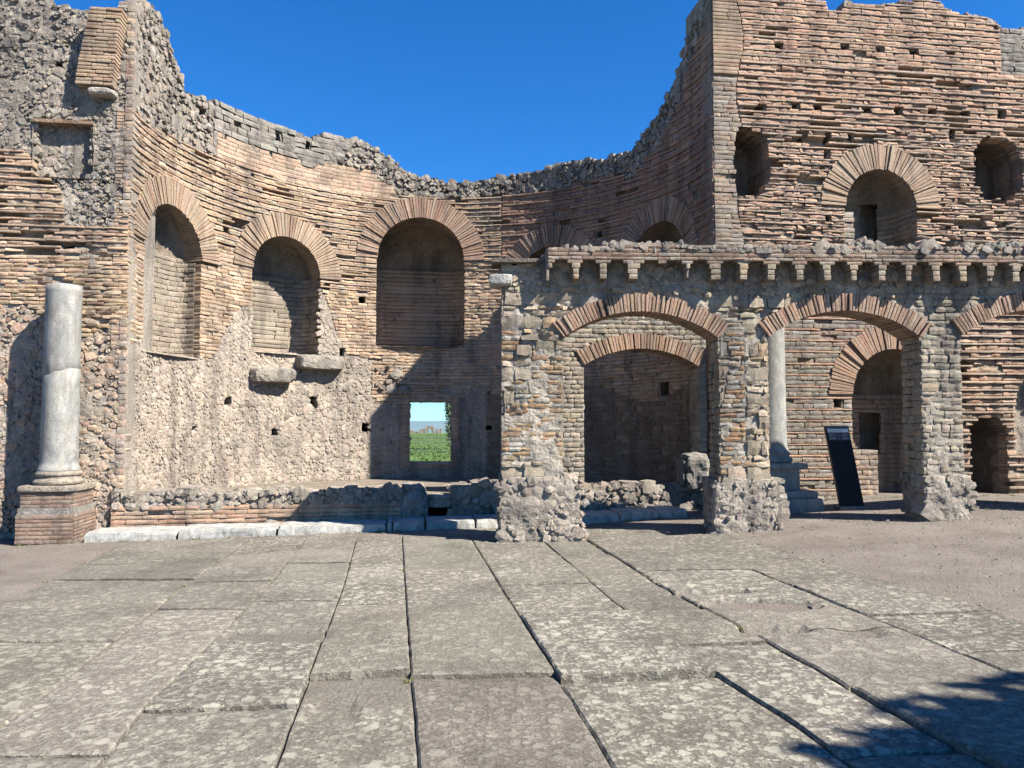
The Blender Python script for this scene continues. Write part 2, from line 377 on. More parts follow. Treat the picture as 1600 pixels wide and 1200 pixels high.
def core(name, mp, u0, u1, v0, v1, cell, front, back, T, disp, colf, parent, w0=-0.03, ragged=0.35):
    nu = int(round((u1 - u0) / cell)); nv = int(round((v1 - v0) / cell))
    ug = np.linspace(u0, u1, nu + 1); vg = np.linspace(v0, v1, nv + 1)
    UC, VC = np.meshgrid((ug[1:] + ug[:-1]) / 2, (vg[1:] + vg[:-1]) / 2, indexing='ij')
    mf = front(UC.ravel(), VC.ravel()).reshape(UC.shape); mb = back(UC.ravel(), VC.ravel()).reshape(UC.shape)
    U, Vv = np.meshgrid(ug, vg, indexing='ij')
    ju = (vnoise(U * 9, Vv * 9, 1.3) - .5) * 2 * cell * ragged; jv = (vnoise(U * 9, Vv * 9, 5.3) - .5) * 2 * cell * ragged
    edge = (U <= u0 + 1e-6) | (U >= u1 - 1e-6) | (Vv <= v0 + 1e-6)
    ju = np.where(edge, 0, ju); jv = np.where(edge, 0, jv)
    Wf = w0 + disp(U + ju, Vv + jv)
    Pf = np.stack(mp(U + ju, Vv + jv, Wf), -1).reshape(-1, 3); Pb = np.stack(mp(U + ju, Vv + jv, -T(U) if callable(T) else np.full_like(U, -T)), -1).reshape(-1, 3)
    n0 = len(Pf); idx = np.arange(n0).reshape(nu + 1, nv + 1)
    def quads(m, off, flip):
        i, j = np.where(m); q = np.stack([idx[i, j], idx[i + 1, j], idx[i + 1, j + 1], idx[i, j + 1]], 1) + off
        return q[:, ::-1] if flip else q
    Fs = [quads(mf, 0, False), quads(mb, n0, True)]
    pad = np.pad(mf, 1)
    for di, dj in ((1, 0), (-1, 0), (0, 1), (0, -1)):
        nb = pad[1 + di:pad.shape[0] - 1 + di, 1 + dj:pad.shape[1] - 1 + dj]; i, j = np.where(mf & ~nb)
        if di == 1: a, b = idx[i + 1, j], idx[i + 1, j + 1]
        elif di == -1: a, b = idx[i, j + 1], idx[i, j]
        elif dj == 1: a, b = idx[i + 1, j + 1], idx[i, j + 1]
        else: a, b = idx[i, j], idx[i + 1, j]
        Fs.append(np.stack([b, a, a + n0, b + n0], 1))
    Fc = np.concatenate(Fs); V = np.concatenate([Pf, Pb]); cf = colf(U.ravel(), Vv.ravel()); C = np.concatenate([cf, cf])
    used = np.unique(Fc); rm = np.zeros(len(V), int); rm[used] = np.arange(len(used))
    return link_mesh(name, V[used], rm[Fc], 'core', parent, C[used])

def pits(u, v, th): return -.11 * sstep(th - .02, th + .03, fbm(u * 1.1, v * 4.0, 5.5))

class Arch:
    """opening: jambs from vb to vs, circle segment above (semicircle when rise == half)"""
    def __init__(s, uc, half, vb, vs, rise=None):
        s.uc, s.half, s.vb, s.vs = uc, half, vb, vs; s.rise = half if rise is None else rise
        s.R = (half ** 2 + s.rise ** 2) / (2 * s.rise); s.cv = vs + s.rise - s.R
        s.a0 = math.atan2(vs - s.cv, half)
    def has(s, u, v, ex=0.0, bot=0.0):
        du = np.abs(u - s.uc)
        low = (du < s.half + ex) & (v > s.vb - bot) & (v <= s.vs)
        up = (v > s.vs) & (du ** 2 + (v - s.cv) ** 2 < (s.R + ex) ** 2)
        return low | up
    def ring(s, u, v, th):
        r = np.hypot(u - s.uc, v - s.cv); a = np.arctan2(v - s.cv, np.abs(u - s.uc))
        return (r < s.R + th) & (r > s.R - .02) & (a > s.a0 - .02)

class Rect:
    def __init__(s, u0, u1, v0, v1): s.b = (u0, u1, v0, v1)
    def has(s, u, v, ex=0.0, bot=0.0):
        u0, u1, v0, v1 = s.b
        return (u > u0 - ex) & (u < u1 + ex) & (v > v0 - bot) & (v < v1 + ex)

class Ragged(Rect):
    def has(s, u, v, ex=0.0, bot=0.0):
        a, b, c, d = s.b; cu, cv = (a + b) / 2, (c + d) / 2
        q = (np.abs(u - cu) / ((b - a) / 2 + ex)) ** 3.2 + (np.abs(v - cv) / ((d - c) / 2 + ex)) ** 3.2
        return q < 1.15 + 1.5 * (fbm(u * 5.5, v * 5.5, 3.3) - .5)

def voussoirs(pile, mp, A, th, wd, depth, palette, w=0.02, wj=.012, keep=None, kind='voussoir', inner=0.0):
    arc = (math.pi - 2 * A.a0) * (A.R + th * .3); n = max(5, int(arc / wd))
    an = A.a0 + (np.arange(n) + .5) / n * (math.pi - 2 * A.a0) + rng.normal(0, .12 / n, n)
    hw = (A.R + th / 2) * (math.pi - 2 * A.a0) / n / 2
    t = th * (1 + rng.normal(0, .03, n)); r = A.R + t / 2 - inner
    u = A.uc + r * np.cos(an); v = A.cv + r * np.sin(an)
    k = np.ones(n, bool) if keep is None else keep(u, v)
    pile.add(mp, u[k], v[k], (hw - .004) * rng.uniform(.85, 1.0, n)[k], t[k] / 2, w + rng.normal(0, wj, n)[k], -depth, pal(n, palette, .09)[k], kind, rnd=.006, jit=.003, rot=(an - math.pi / 2)[k], amp=.005, taper=(th / 2) / (A.R + th / 2))

def niche(parent, mp, A, dp, color, pile=None, rows=None, floor=True, name='niche_lining', sq=.5, hole=None):
    """curved recess behind an arch: half cylinder, half dome, sill"""
    nt_, nv_, nd = 44, 12, 10
    th = np.linspace(0, math.pi, nt_ + 1); V = []; a = A.half + .03
    prof = [(v, 1.0) for v in np.linspace(A.vb - .03, A.vs, nv_ + 1)]
    top = A.cv + A.R - A.vs
    prof += [(A.vs + top * math.sin(p), math.cos(p)) for p in np.linspace(0, math.pi / 2, nd + 1)[1:]]
    for (v, k) in prof:
        cs, sn = np.cos(th), np.sin(th)
        u = A.uc + a * k * np.sign(cs) * np.abs(cs) ** sq; w = -.05 - dp * max(k, .02) ** .5 * sn ** sq
        vv = np.full_like(u, v); w = w + (fbm(u * 5, vv * 5, w * 5) - .5) * .07 * np.sin(th)
        V.append(np.stack(mp(u, vv, w), -1))
    V = np.concatenate(V); m = nt_ + 1; Fc = []
    for r in range(len(prof) - 1):
        for c in range(nt_):
            q = (r * m + c, r * m + c + 1, (r + 1) * m + c + 1, (r + 1) * m + c)
            if hole:
                hx, hy, _ = proj(V[list(q)].mean(0))
                if hole[0] < hx < hole[2] and hole[1] < hy < hole[3]: continue
            Fc.append(q)
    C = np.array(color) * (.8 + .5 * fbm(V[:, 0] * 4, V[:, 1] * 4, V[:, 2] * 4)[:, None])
    link_mesh(name, V, np.array(Fc), 'core', parent, C)
    if floor:
        pts = [mp(A.uc + a * math.copysign(abs(math.cos(t)) ** sq, math.cos(t)), A.vb - .01, -.02 - dp * max(0, math.sin(t)) ** sq) for t in th]
        link_mesh('niche_sill', [tuple(float(x) for x in p) for p in pts], [list(range(len(pts)))], 'core', parent, np.array(color))
    if pile is not None:
        def m2(u2, v, w2):
            t = np.clip(u2 / a, 0, math.pi); rr = 1 - w2 / a; cs, sn = np.cos(t), np.sin(t)
            return mp(A.uc + a * rr * np.sign(cs) * np.abs(cs) ** sq, v, -.05 - dp * rr * np.maximum(sn, 0) ** sq)
        def clear(u, v):
            if not hole: return np.ones(len(u), bool)
            hx, hy, _ = proj(np.stack(m2(u, v, 0.0), -1)); return ~((hx > hole[0]) & (hx < hole[2]) & (hy > hole[1]) & (hy < hole[3]))
        lay(pile, m2, .002, a * math.pi - .002, A.vb, A.vs, clear, rows, wb=-.06)

# ------------------------------------------------------------------ the plan of the place
YAW = math.radians(8); E_ = np.array([math.cos(YAW), math.sin(YAW)]); N_ = np.array([-E_[1], E_[0]])
CC = np.array([-1.305, 13.29]); RR = 5.085
def m_fac(u, v, w):
    u, v, w = np.broadcast_arrays(u, v, w)
    return CC[0] + E_[0] * u - N_[0] * w, CC[1] + E_[1] * u - N_[1] * w, v
def m_exe(u, v, w):
    u, v, w = np.broadcast_arrays(u, v, w); p = u / RR; r = RR - w
    return CC[0] + r * (np.cos(p) * E_[0] + np.sin(p) * N_[0]), CC[1] + r * (np.cos(p) * E_[1] + np.sin(p) * N_[1]), v
def h_fac(px, py):
    d = ray(px, py); t = (CC @ N_) / (d[:2] @ N_); P = d * t; return float((P[:2] - CC) @ E_), float(P[2] + EYE)
def h_exe(px, py):
    d = ray(px, py); a = d[:2] @ d[:2]; b = -2 * d[:2] @ CC; c = CC @ CC - RR * RR
    t = (-b + math.sqrt(max(0, b * b - 4 * a * c))) / (2 * a); P = d * t; q = P[:2] - CC
    return float(RR * math.atan2(q @ N_, q @ E_)), float(P[2] + EYE)
AY = math.radians(2); AE = np.array([math.cos(AY), math.sin(AY)]); AN = np.array([-AE[1], AE[0]]); A0 = np.array([.414, 11.05])
def m_arc(u, v, w):
    u, v, w = np.broadcast_arrays(u, v, w)
    return A0[0] + AE[0] * u - AN[0] * w, A0[1] + AE[1] * u - AN[1] * w, v
def h_arc(px, py):
    d = ray(px, py); t = (A0 @ AN) / (d[:2] @ AN); P = d * t; return float((P[:2] - A0) @ AE), float(P[2] + EYE)
def pxy(mp, u, v):
    P = np.stack(mp(u, v, 0.0), -1); a, b, _ = proj(P); return a, b
def behind_arcade(px, py):
    """true where the arcade does not hide a wall behind it"""
    hid = (px > 785) & (py > 392) & ~((px > 890) & (px < 1095) & (py > 500) & (py < 800)) & ~((px > 1225) & (px < 1400) & (py > 490)) & ~((px > 1522) & (py > 490))
    return ~hid

# ------------------------------------------------------------------ ground
gx = np.concatenate([[-3000, -600, -120, -40, -20], np.arange(-12, 14.01, .3), [20, 40, 120, 600, 3000]])
gy = np.concatenate([[-3000, -500, -80, -20], np.arange(-4, 15.1, .3), [17, 20]])
X, Y = np.meshgrid(gx, gy, indexing='ij')
J = [  # paving joints as (x, y) on the ground seen in the photograph, left to right
    [(205, 845), (0, 940), (-560, 1200)], [(380, 848), (245, 950), (130, 1040), (-80, 1200)], [(472, 848), (425, 908), (350, 985), (240, 1090), (150, 1200)],
    [(557, 840), (537, 915), (485, 1050), (428, 1200)], [(628, 835), (635, 945), (642, 1050), (656, 1200)], [(730, 832), (800, 945), (866, 1045), (963, 1200)],
    [(840, 838), (900, 888), (955, 935), (1040, 1000), (1115, 1047), (1225, 1115), (1345, 1200)], [(905, 836), (1020, 907), (1110, 955), (1200, 1003), (1350, 1090), (1440, 1140), (1560, 1200)],
    [(1010, 824), (1145, 878), (1245, 918), (1350, 960), (1550, 1040), (1950, 1200)], [(1150, 838), (1230, 865), (1325, 890), (1425, 920), (1540, 950), (1600, 972), (2280, 1200)]]
JW = []
for j in J:
    pts = []
    for k in range(len(j) - 1):
        for t in np.linspace(0, 1, 8, endpoint=False): pts.append(ground_hit(j[k][0] + (j[k + 1][0] - j[k][0]) * t, j[k][1] + (j[k + 1][1] - j[k][1]) * t))
    pts.append(ground_hit(*j[-1])); JW.append(np.array(pts))
def jx(i, Yv):  # X of joint i at depth Y
    p = JW[i]; o = np.argsort(p[:, 1]); p = p[o]; Yv = np.asarray(Yv, float)
    x = np.interp(Yv, p[:, 1], p[:, 0])
    lo = Yv < p[0, 1]; k = (p[3, 0] - p[0, 0]) / (p[3, 1] - p[0, 1]); x = np.where(lo, p[0, 0] + (Yv - p[0, 1]) * k, x)
    hi = Yv > p[-1, 1]; k = (p[-1, 0] - p[-4, 0]) / (p[-1, 1] - p[-4, 1]); return np.where(hi, p[-1, 0] + (Yv - p[-1, 1]) * k, x)
def kerb_y(Xv): return 12.41 + (np.asarray(Xv) + 1.38) * math.tan(YAW)      # front face of the marble kerb
inpave = (X > jx(0, Y) + .15) & (X < jx(len(J) - 1, Y) - .15) & (Y < 11.6) & (Y > -3)
Z = g(X, Y) - np.where(inpave, .04, 0.0) - .004 + np.where(Y < 15, (fbm(X * 1.3, Y * 1.3) - .5) * .03, 0)
idx = np.arange(X.size).reshape(X.shape)
Fg = np.stack([idx[:-1, :-1], idx[1:, :-1], idx[1:, 1:], idx[:-1, 1:]], -1).reshape(-1, 4)
struct(link_mesh('ground', np.stack([X, Y, Z], -1).reshape(-1, 3), Fg, 'gravel', smooth=True))

# paving slabs
pav = bpy.data.objects.new('pavement', None); COL.objects.link(pav); struct(pav)
def y2Y(i, y):   # depth on joint i at picture row y
    j = J[i]; ys = [p[1] for p in j]; xs = [p[0] for p in j]; return ground_hit(np.interp(y, ys, xs), y)[1]
cuts = [  # cross joints per strip as picture rows (left end, right end)
    [(1000, 1002), (940, 935), (905, 905), (882, 880), (862, 862)],
    [(1180, 1180), (950, 952), (912, 908), (885, 885), (864, 864)],
    [(1110, 1100), (985, 990), (940, 938), (908, 905), (880, 878), (860, 860)],
    [(1056, 1050), (985, 980), (945, 943), (912, 908), (880, 880)],
    [(1056, 1049), (948, 941), (893, 890)],
    [(1060, 1050), (964, 960), (915, 910), (880, 880)],
    [(1180, 1168), (1010, 1004), (955, 952), (910, 906), (868, 866)],
    [(1075, 1062), (985, 980), (944, 940), (890, 890)],
    [(1120, 1112), (1020, 1012), (962, 955), (915, 908), (870, 870)]]
SLB = [((.21, .19, .158), 4), ((.225, .203, .168), 3), ((.235, .203, .168), 2), ((.198, .18, .155), 2), ((.225, .203, .155), 1.5)]
hollows = [(ground_hit(438, 993), .5, .12, .03), (ground_hit(520, 1108), .17, .12, .016), (ground_hit(455, 951), .22, .06, .015), (ground_hit(585, 1001), .1, .04, .02),
           (ground_hit(1345, 987), .22, .08, .03), (ground_hit(1180, 943), .5, .10, .07), (ground_hit(1232, 948), .26, .07, .2), (ground_hit(1110, 925), .5, .05, .07), (ground_hit(1200, 985), .4, .06, .07), (ground_hit(1070, 905), .35, .05, .035)]
def far_end(x): return min(float(kerb_y(x)) - .03, 12.9)
for i in range(len(J) - 1):
    ends = [(-2.5, -2.5)] + [(y2Y(i, a), y2Y(i + 1, b)) for a, b in cuts[i]]
    fe = 12.9 if i < 8 else 11.2
    ends.append((min(fe, far_end(jx(i, 12))), min(fe, far_end(jx(i + 1, 12)))))
    for k in range(len(ends) - 1):
        (ya0, yb0), (ya1, yb1) = ends[k], ends[k + 1]
        if k == 0 and ya1 < -.5: continue
        dz = rng.normal(0, .007) + (.022 if (k == 1 and i in (3, 4, 5)) else 0) - (.012 if (k == 0 and i in (3, 4, 5)) else 0)
        if i == 7 and k == 0: dz += .02
        tl, tt = rng.normal(0, .006), rng.normal(0, .006)
        big = (yb1 - yb0) > 1.2
        ns, nt2 = (22, 40) if big else (16, 18)
        gapl = .002 + .004 * rng.random() + (.009 if i == 7 else 0); gapr = .002 + .004 * rng.random() + (.009 if i == 6 else 0)
        s = np.concatenate([[0, .012], np.linspace(.04, .96, ns - 3), [.988, 1]]); t = np.concatenate([[0, .012], np.linspace(.04, .96, nt2 - 3), [.988, 1]])
        S, T = np.meshgrid(s, t, indexing='ij')
        Yl = ya0 + (ya1 - ya0) * T; Yr = yb0 + (yb1 - yb0) * T; Yq = Yl * (1 - S) + Yr * S
        xl, xr = jx(i, Yq) + gapl, jx(i + 1, Yq) - gapr
        wob = .007
        xl = xl + wob * 2.4 * (fbm(Yq * 7, i * 3.1, k * 1.7) - .45); xr = xr + wob * 2.4 * (fbm(Yq * 7, i * 3.1 + 9, k * 1.7) - .55)
        Xq = xl * (1 - S) + xr * S
        endg = .013
        Yq = Yq + endg * (np.where(T <= .001, 1, 0) - np.where(T >= .999, 1, 0)) + .014 * (fbm(Xq * 5, Yq * .01 + i, k) - .5)
        ed = np.where((S < .003) | (S > .997) | (T < .003) | (T > .997), .008 + .008 * fbm(Xq * 8, Yq * 8), 0) + np.where((S < .02) | (S > .98) | (T < .02) | (T > .98), .002, 0)
        rel = (fbm(Xq * 2.5, Yq * 2.5, 2) - .5) * .02 + (fbm(Xq * 9, Yq * 9, 5) - .5) * .010
        hol = np.zeros_like(Xq)
        for hp, ra, rb, de in hollows:
            dx, dy = Xq - hp[0], Yq - hp[1]; q = np.sqrt((dx / ra) ** 2 + (dy / (rb * 2.2)) ** 2) + (fbm(Xq * 6, Yq * 6, 9) - .5) * .5
            hol = np.maximum(hol, de * sstep(1.0, .66, q)); 
        Zq = g(Xq, Yq) + dz + tl * (S - .5) + tt * (T - .5) + rel - ed - hol
        top = np.stack([Xq, Yq, Zq], -1); a, b = top.shape[:2]; V = top.reshape(-1, 3); id2 = np.arange(a * b).reshape(a, b)
        Fc = np.stack([id2[:-1, :-1], id2[1:, :-1], id2[1:, 1:], id2[:-1, 1:]], -1).reshape(-1, 4)
        bd = np.concatenate([id2[:, 0], id2[-1, 1:], id2[-2::-1, -1], id2[0, -2:0:-1]]); nb = len(bd)
        V2 = V[bd].copy(); V2[:, 2] = V2[:, 2] - .12; kk = np.arange(nb); nx_ = (kk + 1) % nb
        Fs = np.stack([bd[nx_], bd[kk], len(V) + kk, len(V) + nx_], 1)
        base = pal(1, SLB, .06)[0]; base = (base.mean() * np.array([1.10, 1.0, .84]) * .6 + base * .4) * rng.uniform(.88, 1.22)
        VV = np.concatenate([V, V2]); alpha = np.ones(len(VV)) * rng.uniform(.35, .88)
        alpha[:len(V)] *= np.clip(1 - hol.ravel() * 45, .08, 1)
        if i == 3 and k == 0:
            yy = V[:, 1]; d1 = ground_hit(560, 1098)[1]; alpha[:len(V)] *= np.where(yy + .12 * (fbm(V[:, 0] * 4, yy * 4) - .5) > d1, .12, 1)
        link_mesh('slab', VV, np.concatenate([Fc, Fs]), 'slab', pav, base, alpha=alpha)

# raised earth floor inside the exedra
ap = np.linspace(0, math.pi, 40); pts = [(CC[0] + (RR + .3) * (math.cos(a) * E_[0] + math.sin(a) * N_[0]), CC[1] + (RR + .3) * (math.cos(a) * E_[1] + math.sin(a) * N_[1]), .36) for a in ap]
struct(link_mesh('exedra_floor', pts, [list(range(len(pts)))], 'earth'))

# ------------------------------------------------------------------ exedra
PL = math.pi * RR
prof = [(213, 5), (240, 12), (262, 48), (283, 112), (291, 146), (340, 158), (420, 190), (488, 214), (498, 208), (560, 218), (600, 240), (630, 262), (641, 270), (690, 281), (720, 285), (780, 276), (850, 263), (900, 251), (950, 246), (985, 236), (1000, 216), (1040, 150), (1060, 112), (1070, 62), (1086, 15), (1100, -10)]
pp = sorted([h_exe(*q) for q in prof]); PU = np.array([q[0] for q in pp]); PV = np.array([q[1] for q in pp])
def top_exe(u): return np.interp(u, PU, PV) + (fbm(np.asarray(u) * 3.3, 1.7) - .5) * .16
nch = []
for L, R2, cr, by in ((228, 315, 322, 556), (395, 500, 370, 553), (590, 725, 340, 542)):
    a, b = h_exe(L, cr + 60)[0], h_exe(R2, cr + 60)[0]; hf = (a - b) / 2; c = h_exe((L + R2) / 2, cr)[1]
    nch.append(Arch((a + b) / 2, hf, h_exe((L + R2) / 2, by)[1], c - hf))
nch.append(Arch(4.95, .80, 3.2, 5.02)); nch.append(Arch(2.0, .84, 3.2, 5.02))
door = Rect(h_exe(705, 680)[0], h_exe(640, 680)[0], h_exe(672, 724)[1], h_exe(672, 627)[1])
puts = [(357, 627, 7, 9), (490, 628, 8, 10), (430, 675, 6, 6), (307, 671, 5, 5), (572, 668, 7, 7), (535, 551, 4, 7), (566, 469, 5, 5), (353, 360, 4, 6), (763, 668, 6, 5), (1037, 608, 8, 13),
        (318, 175, 5, 6), (372, 196, 5, 6), (436, 214, 5, 6), (482, 227, 4, 7), (225, 128, 4, 4), (1088, 304, 5, 6), (935, 366, 5, 6), (652, 497, 4, 5)]
holes = []
for (x, y, a, b) in puts:
    c = h_exe(x, y); l = h_exe(x - a, y)[0]; t = h_exe(x, y - b)[1]; hu, hv = abs(l - c[0]), abs(t - c[1]); holes.append(Rect(c[0] - hu, c[0] + hu, c[1] - hv, c[1] + hv))
TH = .50
def in_exe(u, v, ex=0.0, ring=True, hol=True, end=0.0):
    m = (v < top_exe(u)) & (u > end) & (u < PL - end)
    for k, A in enumerate(nch):
        m &= ~A.has(u, v, ex)
        if ring: m &= ~A.ring(u, v, TH * .93)
    m &= ~door.has(u, v, ex * 1.9, ex * 1.9)
    if hol:
        for h in holes: m &= ~h.has(u, v, 0, 0)
    return m
exe = thing('exedra_wall', 'curved brick exedra wall with arched niches and ragged broken top against the sky', 'ruined wall', (CC[0] + RR * N_[0], CC[1] + RR * N_[1], .3))
def cornice(u): return 7.12 + .02 * (8 - np.asarray(u))
def ledge_low(u): return 5.0 - .9 * sstep(9.5, 13.5, u) * 0 + .3 * np.sin(u * 1.1)
def cream_top(u): return np.where(u > 9.3, 2.95 + .35 * np.sin(u * 1.4) + 1.5 * sstep(9.9, 10.6, u) * sstep(13.4, 12.4, u), 2.3 + .2 * np.sin(u * 2))
def dz_exe(u, v):
    rough = np.where(v > top_exe(u) - .75, .16, np.where(v < cream_top(u), .025, .05))
    return (fbm(u * 3.2, v * 3.2, 4) - .62) * rough + (fbm(u * 9, v * 9, 2) - .5) * rough * .6 + np.where((v > ledge_low(u)) & (v < cornice(u)), -.012 + pits(u, v, .66), 0)
def c_exe(u, v):
    a = np.array([.42, .33, .25]); b = np.array([.50, .425, .35]); c = np.array([.26, .235, .205])
    k = (sstep(.3, -.2, v - cream_top(u)) * sstep(6.4, 6.8, u))[:, None]; t = sstep(.9, .5, top_exe(u) - v)[:, None]
    n = .75 + .5 * fbm(u * 3, v * 3, 8)[:, None]
    return ((a * (1 - k) + b * k) * (1 - t) + c * t) * n
core('mortar_core', m_exe, .12, PL - .12, -.1, 9.6, .055, lambda u, v: in_exe(u, v, .05, False), lambda u, v: (v < top_exe(u)) & ~door.has(u, v, .08, .08) & ~nch[2].has(u, v, .1), lambda u: .22 + .93 * sstep(1.0, 2.2, np.minimum(u, PL - u)), dz_exe, c_exe, exe)
pl = Pile()
def zone(fn, end=0.0):
    return lambda u, v: in_exe(u, v, end=end) & fn(u, v)
tb = lambda u: .62 + .25 * (fbm(u * 1.7, 4.4) - .5) + .5 * sstep(9.3, 7.5, u) * 0
def z_top(u, v): return v > np.maximum(top_exe(u) - np.where(u > 13.2, 3.2, tb(u)), np.where(((u < 9.9) & (u > 3)) | (u > 13.2), cornice(u), -9))
smooth_z = lambda u, v: (~z_top(u, v)) & (v > cornice(u)) & (u > 6)
ledge_z = lambda u, v: (~z_top(u, v)) & (v <= cornice(u)) & (v > ledge_low(u)) & (u > 6.2)
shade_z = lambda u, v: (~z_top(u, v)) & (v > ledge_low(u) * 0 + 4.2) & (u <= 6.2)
brick_z = lambda u, v: (~z_top(u, v)) & (v <= np.where(u > 6.2, ledge_low(u), 4.2)) & (v > cream_top(u))
cream_z = lambda u, v: (v <= cream_top(u)) & (v > .3)
GREYC = [((.35, .32, .28), 4), ((.30, .275, .24), 3), ((.40, .36, .31), 2), ((.23, .21, .19), 1)]
lay(pl, m_exe, 0, PL, 5.5, 9.6, zone(lambda u, v: z_top(u, v) & (u > 10) & (u < 13.3)), [dict(h=.13, L=.3, w=0, wj=.018, pal=GREYC, rnd=.02, jit=.014, amp=.014, tilt=.01, kind='stone')])
rubble(pl, m_exe, 0, PL, 4.5, 9.7, zone(lambda u, v: z_top(u, v) & ~((u > 10) & (u < 13.3)), .1), .115, GREYTAN, w=-.006, wj=.035, amp=.02, dens=1.1)
lay(pl, m_exe, 0, PL, 6.8, 9.0, zone(smooth_z), [dict(h=.085, L=.28, w=-.025, wj=.008, pal=BROWN, rnd=.008, jit=.006, amp=.006, gap=.010)])
RED2 = [((.43, .265, .19), 4), ((.40, .235, .16), 3), ((.46, .31, .22), 2)]  # red-brown brick, colour also darkened to deepen shade on the right side
er = dict(rnd=.012, jit=.008, amp=.010, tilt=.006)
lay(pl, m_exe, 0, PL, 4.3, 7.5, zone(ledge_z), [dict(h=.038, L=.42, w=.03, wj=.010, pal=TAN + CREAM[:1], rnd=.010, jit=.006, amp=.008, miss=.04, gap=.006, kind='tile', hole=.72), dict(h=.08, L=.22, w=-.0, wj=.012, pal=TAN, miss=.02, hole=.66, gap=.022, er=.08, **er)], wave=.1)
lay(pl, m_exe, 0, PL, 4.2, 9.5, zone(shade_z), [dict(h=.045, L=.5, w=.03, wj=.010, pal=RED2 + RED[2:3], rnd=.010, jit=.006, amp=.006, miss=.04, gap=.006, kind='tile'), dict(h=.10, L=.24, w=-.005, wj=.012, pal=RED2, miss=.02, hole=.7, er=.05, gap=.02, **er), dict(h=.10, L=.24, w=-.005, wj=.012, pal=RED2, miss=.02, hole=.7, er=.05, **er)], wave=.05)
lay(pl, m_exe, 0, PL, .3, 5.4, zone(brick_z), [dict(h=.078, L=.23, w=-.005, wj=.013, pal=TAN, miss=.02, er=.07, rnd=.016, jit=.01, amp=.01, tilt=.007)], wave=.06)
rubble(pl, m_exe, 0, PL, .3, 4.9, zone(lambda u, v: cream_z(u, v) & (u > 6.6), .09), .085, CREAM, w=-.02, wj=.012, amp=.008, oval=.6, dens=1.1)
DBR = [((.30, .22, .165), 3), ((.26, .19, .145), 3), ((.34, .27, .21), 2)]
lay(pl, m_exe, 0, PL, .3, 2.8, zone(lambda u, v: cream_z(u, v) & (u <= 6.6)), [dict(h=.1, L=.24, w=.0, wj=.012, pal=DBR, rnd=.014, jit=.01, amp=.01)])
lay(pl, m_exe, 0, PL, .3, 9.0, zone(lambda u, v: (cream_z(u, v) | z_top(u, v)) & ((u > PL - .13) | (u < .13))), [dict(h=.11, L=.13, w=.0, wj=.012, pal=GREYTAN + BROWN[:2], rnd=.014, jit=.01, amp=.012, kind='stone')], wb=-.07)
for k, A in enumerate(nch):
    voussoirs(pl, m_exe, A, TH, .058, .5, VOUSR if k in (2, 3, 4) else VOUS, w=.025)
nrow = [dict(h=.1, L=.3, w=.07, wj=.012, pal=BROWN, rnd=.014, jit=.009, amp=.009, miss=.03)]
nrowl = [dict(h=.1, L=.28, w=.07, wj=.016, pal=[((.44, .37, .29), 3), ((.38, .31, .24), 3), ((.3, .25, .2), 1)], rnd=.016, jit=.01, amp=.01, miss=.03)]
for k, A in enumerate(nch):
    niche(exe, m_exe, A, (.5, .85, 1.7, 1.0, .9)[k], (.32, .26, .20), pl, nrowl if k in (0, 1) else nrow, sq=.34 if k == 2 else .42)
# patch of fallen facing above the doorway, and the two stone brackets under the second niche
rubble(pl, m_exe, h_exe(640, 600)[0], h_exe(590, 600)[0], h_exe(615, 612)[1], h_exe(615, 570)[1], zone(lambda u, v: np.ones(len(u), bool)), .2, GREYTAN, w=.06, wj=.05, amp=.03)
lay(pl, m_exe, *sorted((h_exe(638, 600)[0], h_exe(775, 600)[0])), h_exe(680, 760)[1], h_exe(680, 750)[1], zone(lambda u, v: np.ones(len(u), bool)), [dict(h=.1, L=.4, w=.05, wj=.02, pal=BROWN)])
q0, q1, q2, q3 = door.b; yes = lambda u, v: np.ones(len(u), bool)
for (ua, ub, va, vb_) in ((q0 - .2, q0 + .01, q2 - .12, q3 + .1), (q1 - .01, q1 + .2, q2 - .12, q3 + .1), (q0 + .01, q1 - .01, q3 - .01, q3 + .12), (q0 + .01, q1 - .01, q2 - .13, q2 + .01)):
    lay(pl, m_exe, ua, ub, va, vb_, yes, [dict(h=.085, L=.2, w=.01, wj=.01, pal=BROWN, rnd=.01, jit=.006, amp=.008)])
pl.emit(exe, {'brick': 300, 'tile': 220, 'stone': 300, 'voussoir': 260}, behind_arcade)

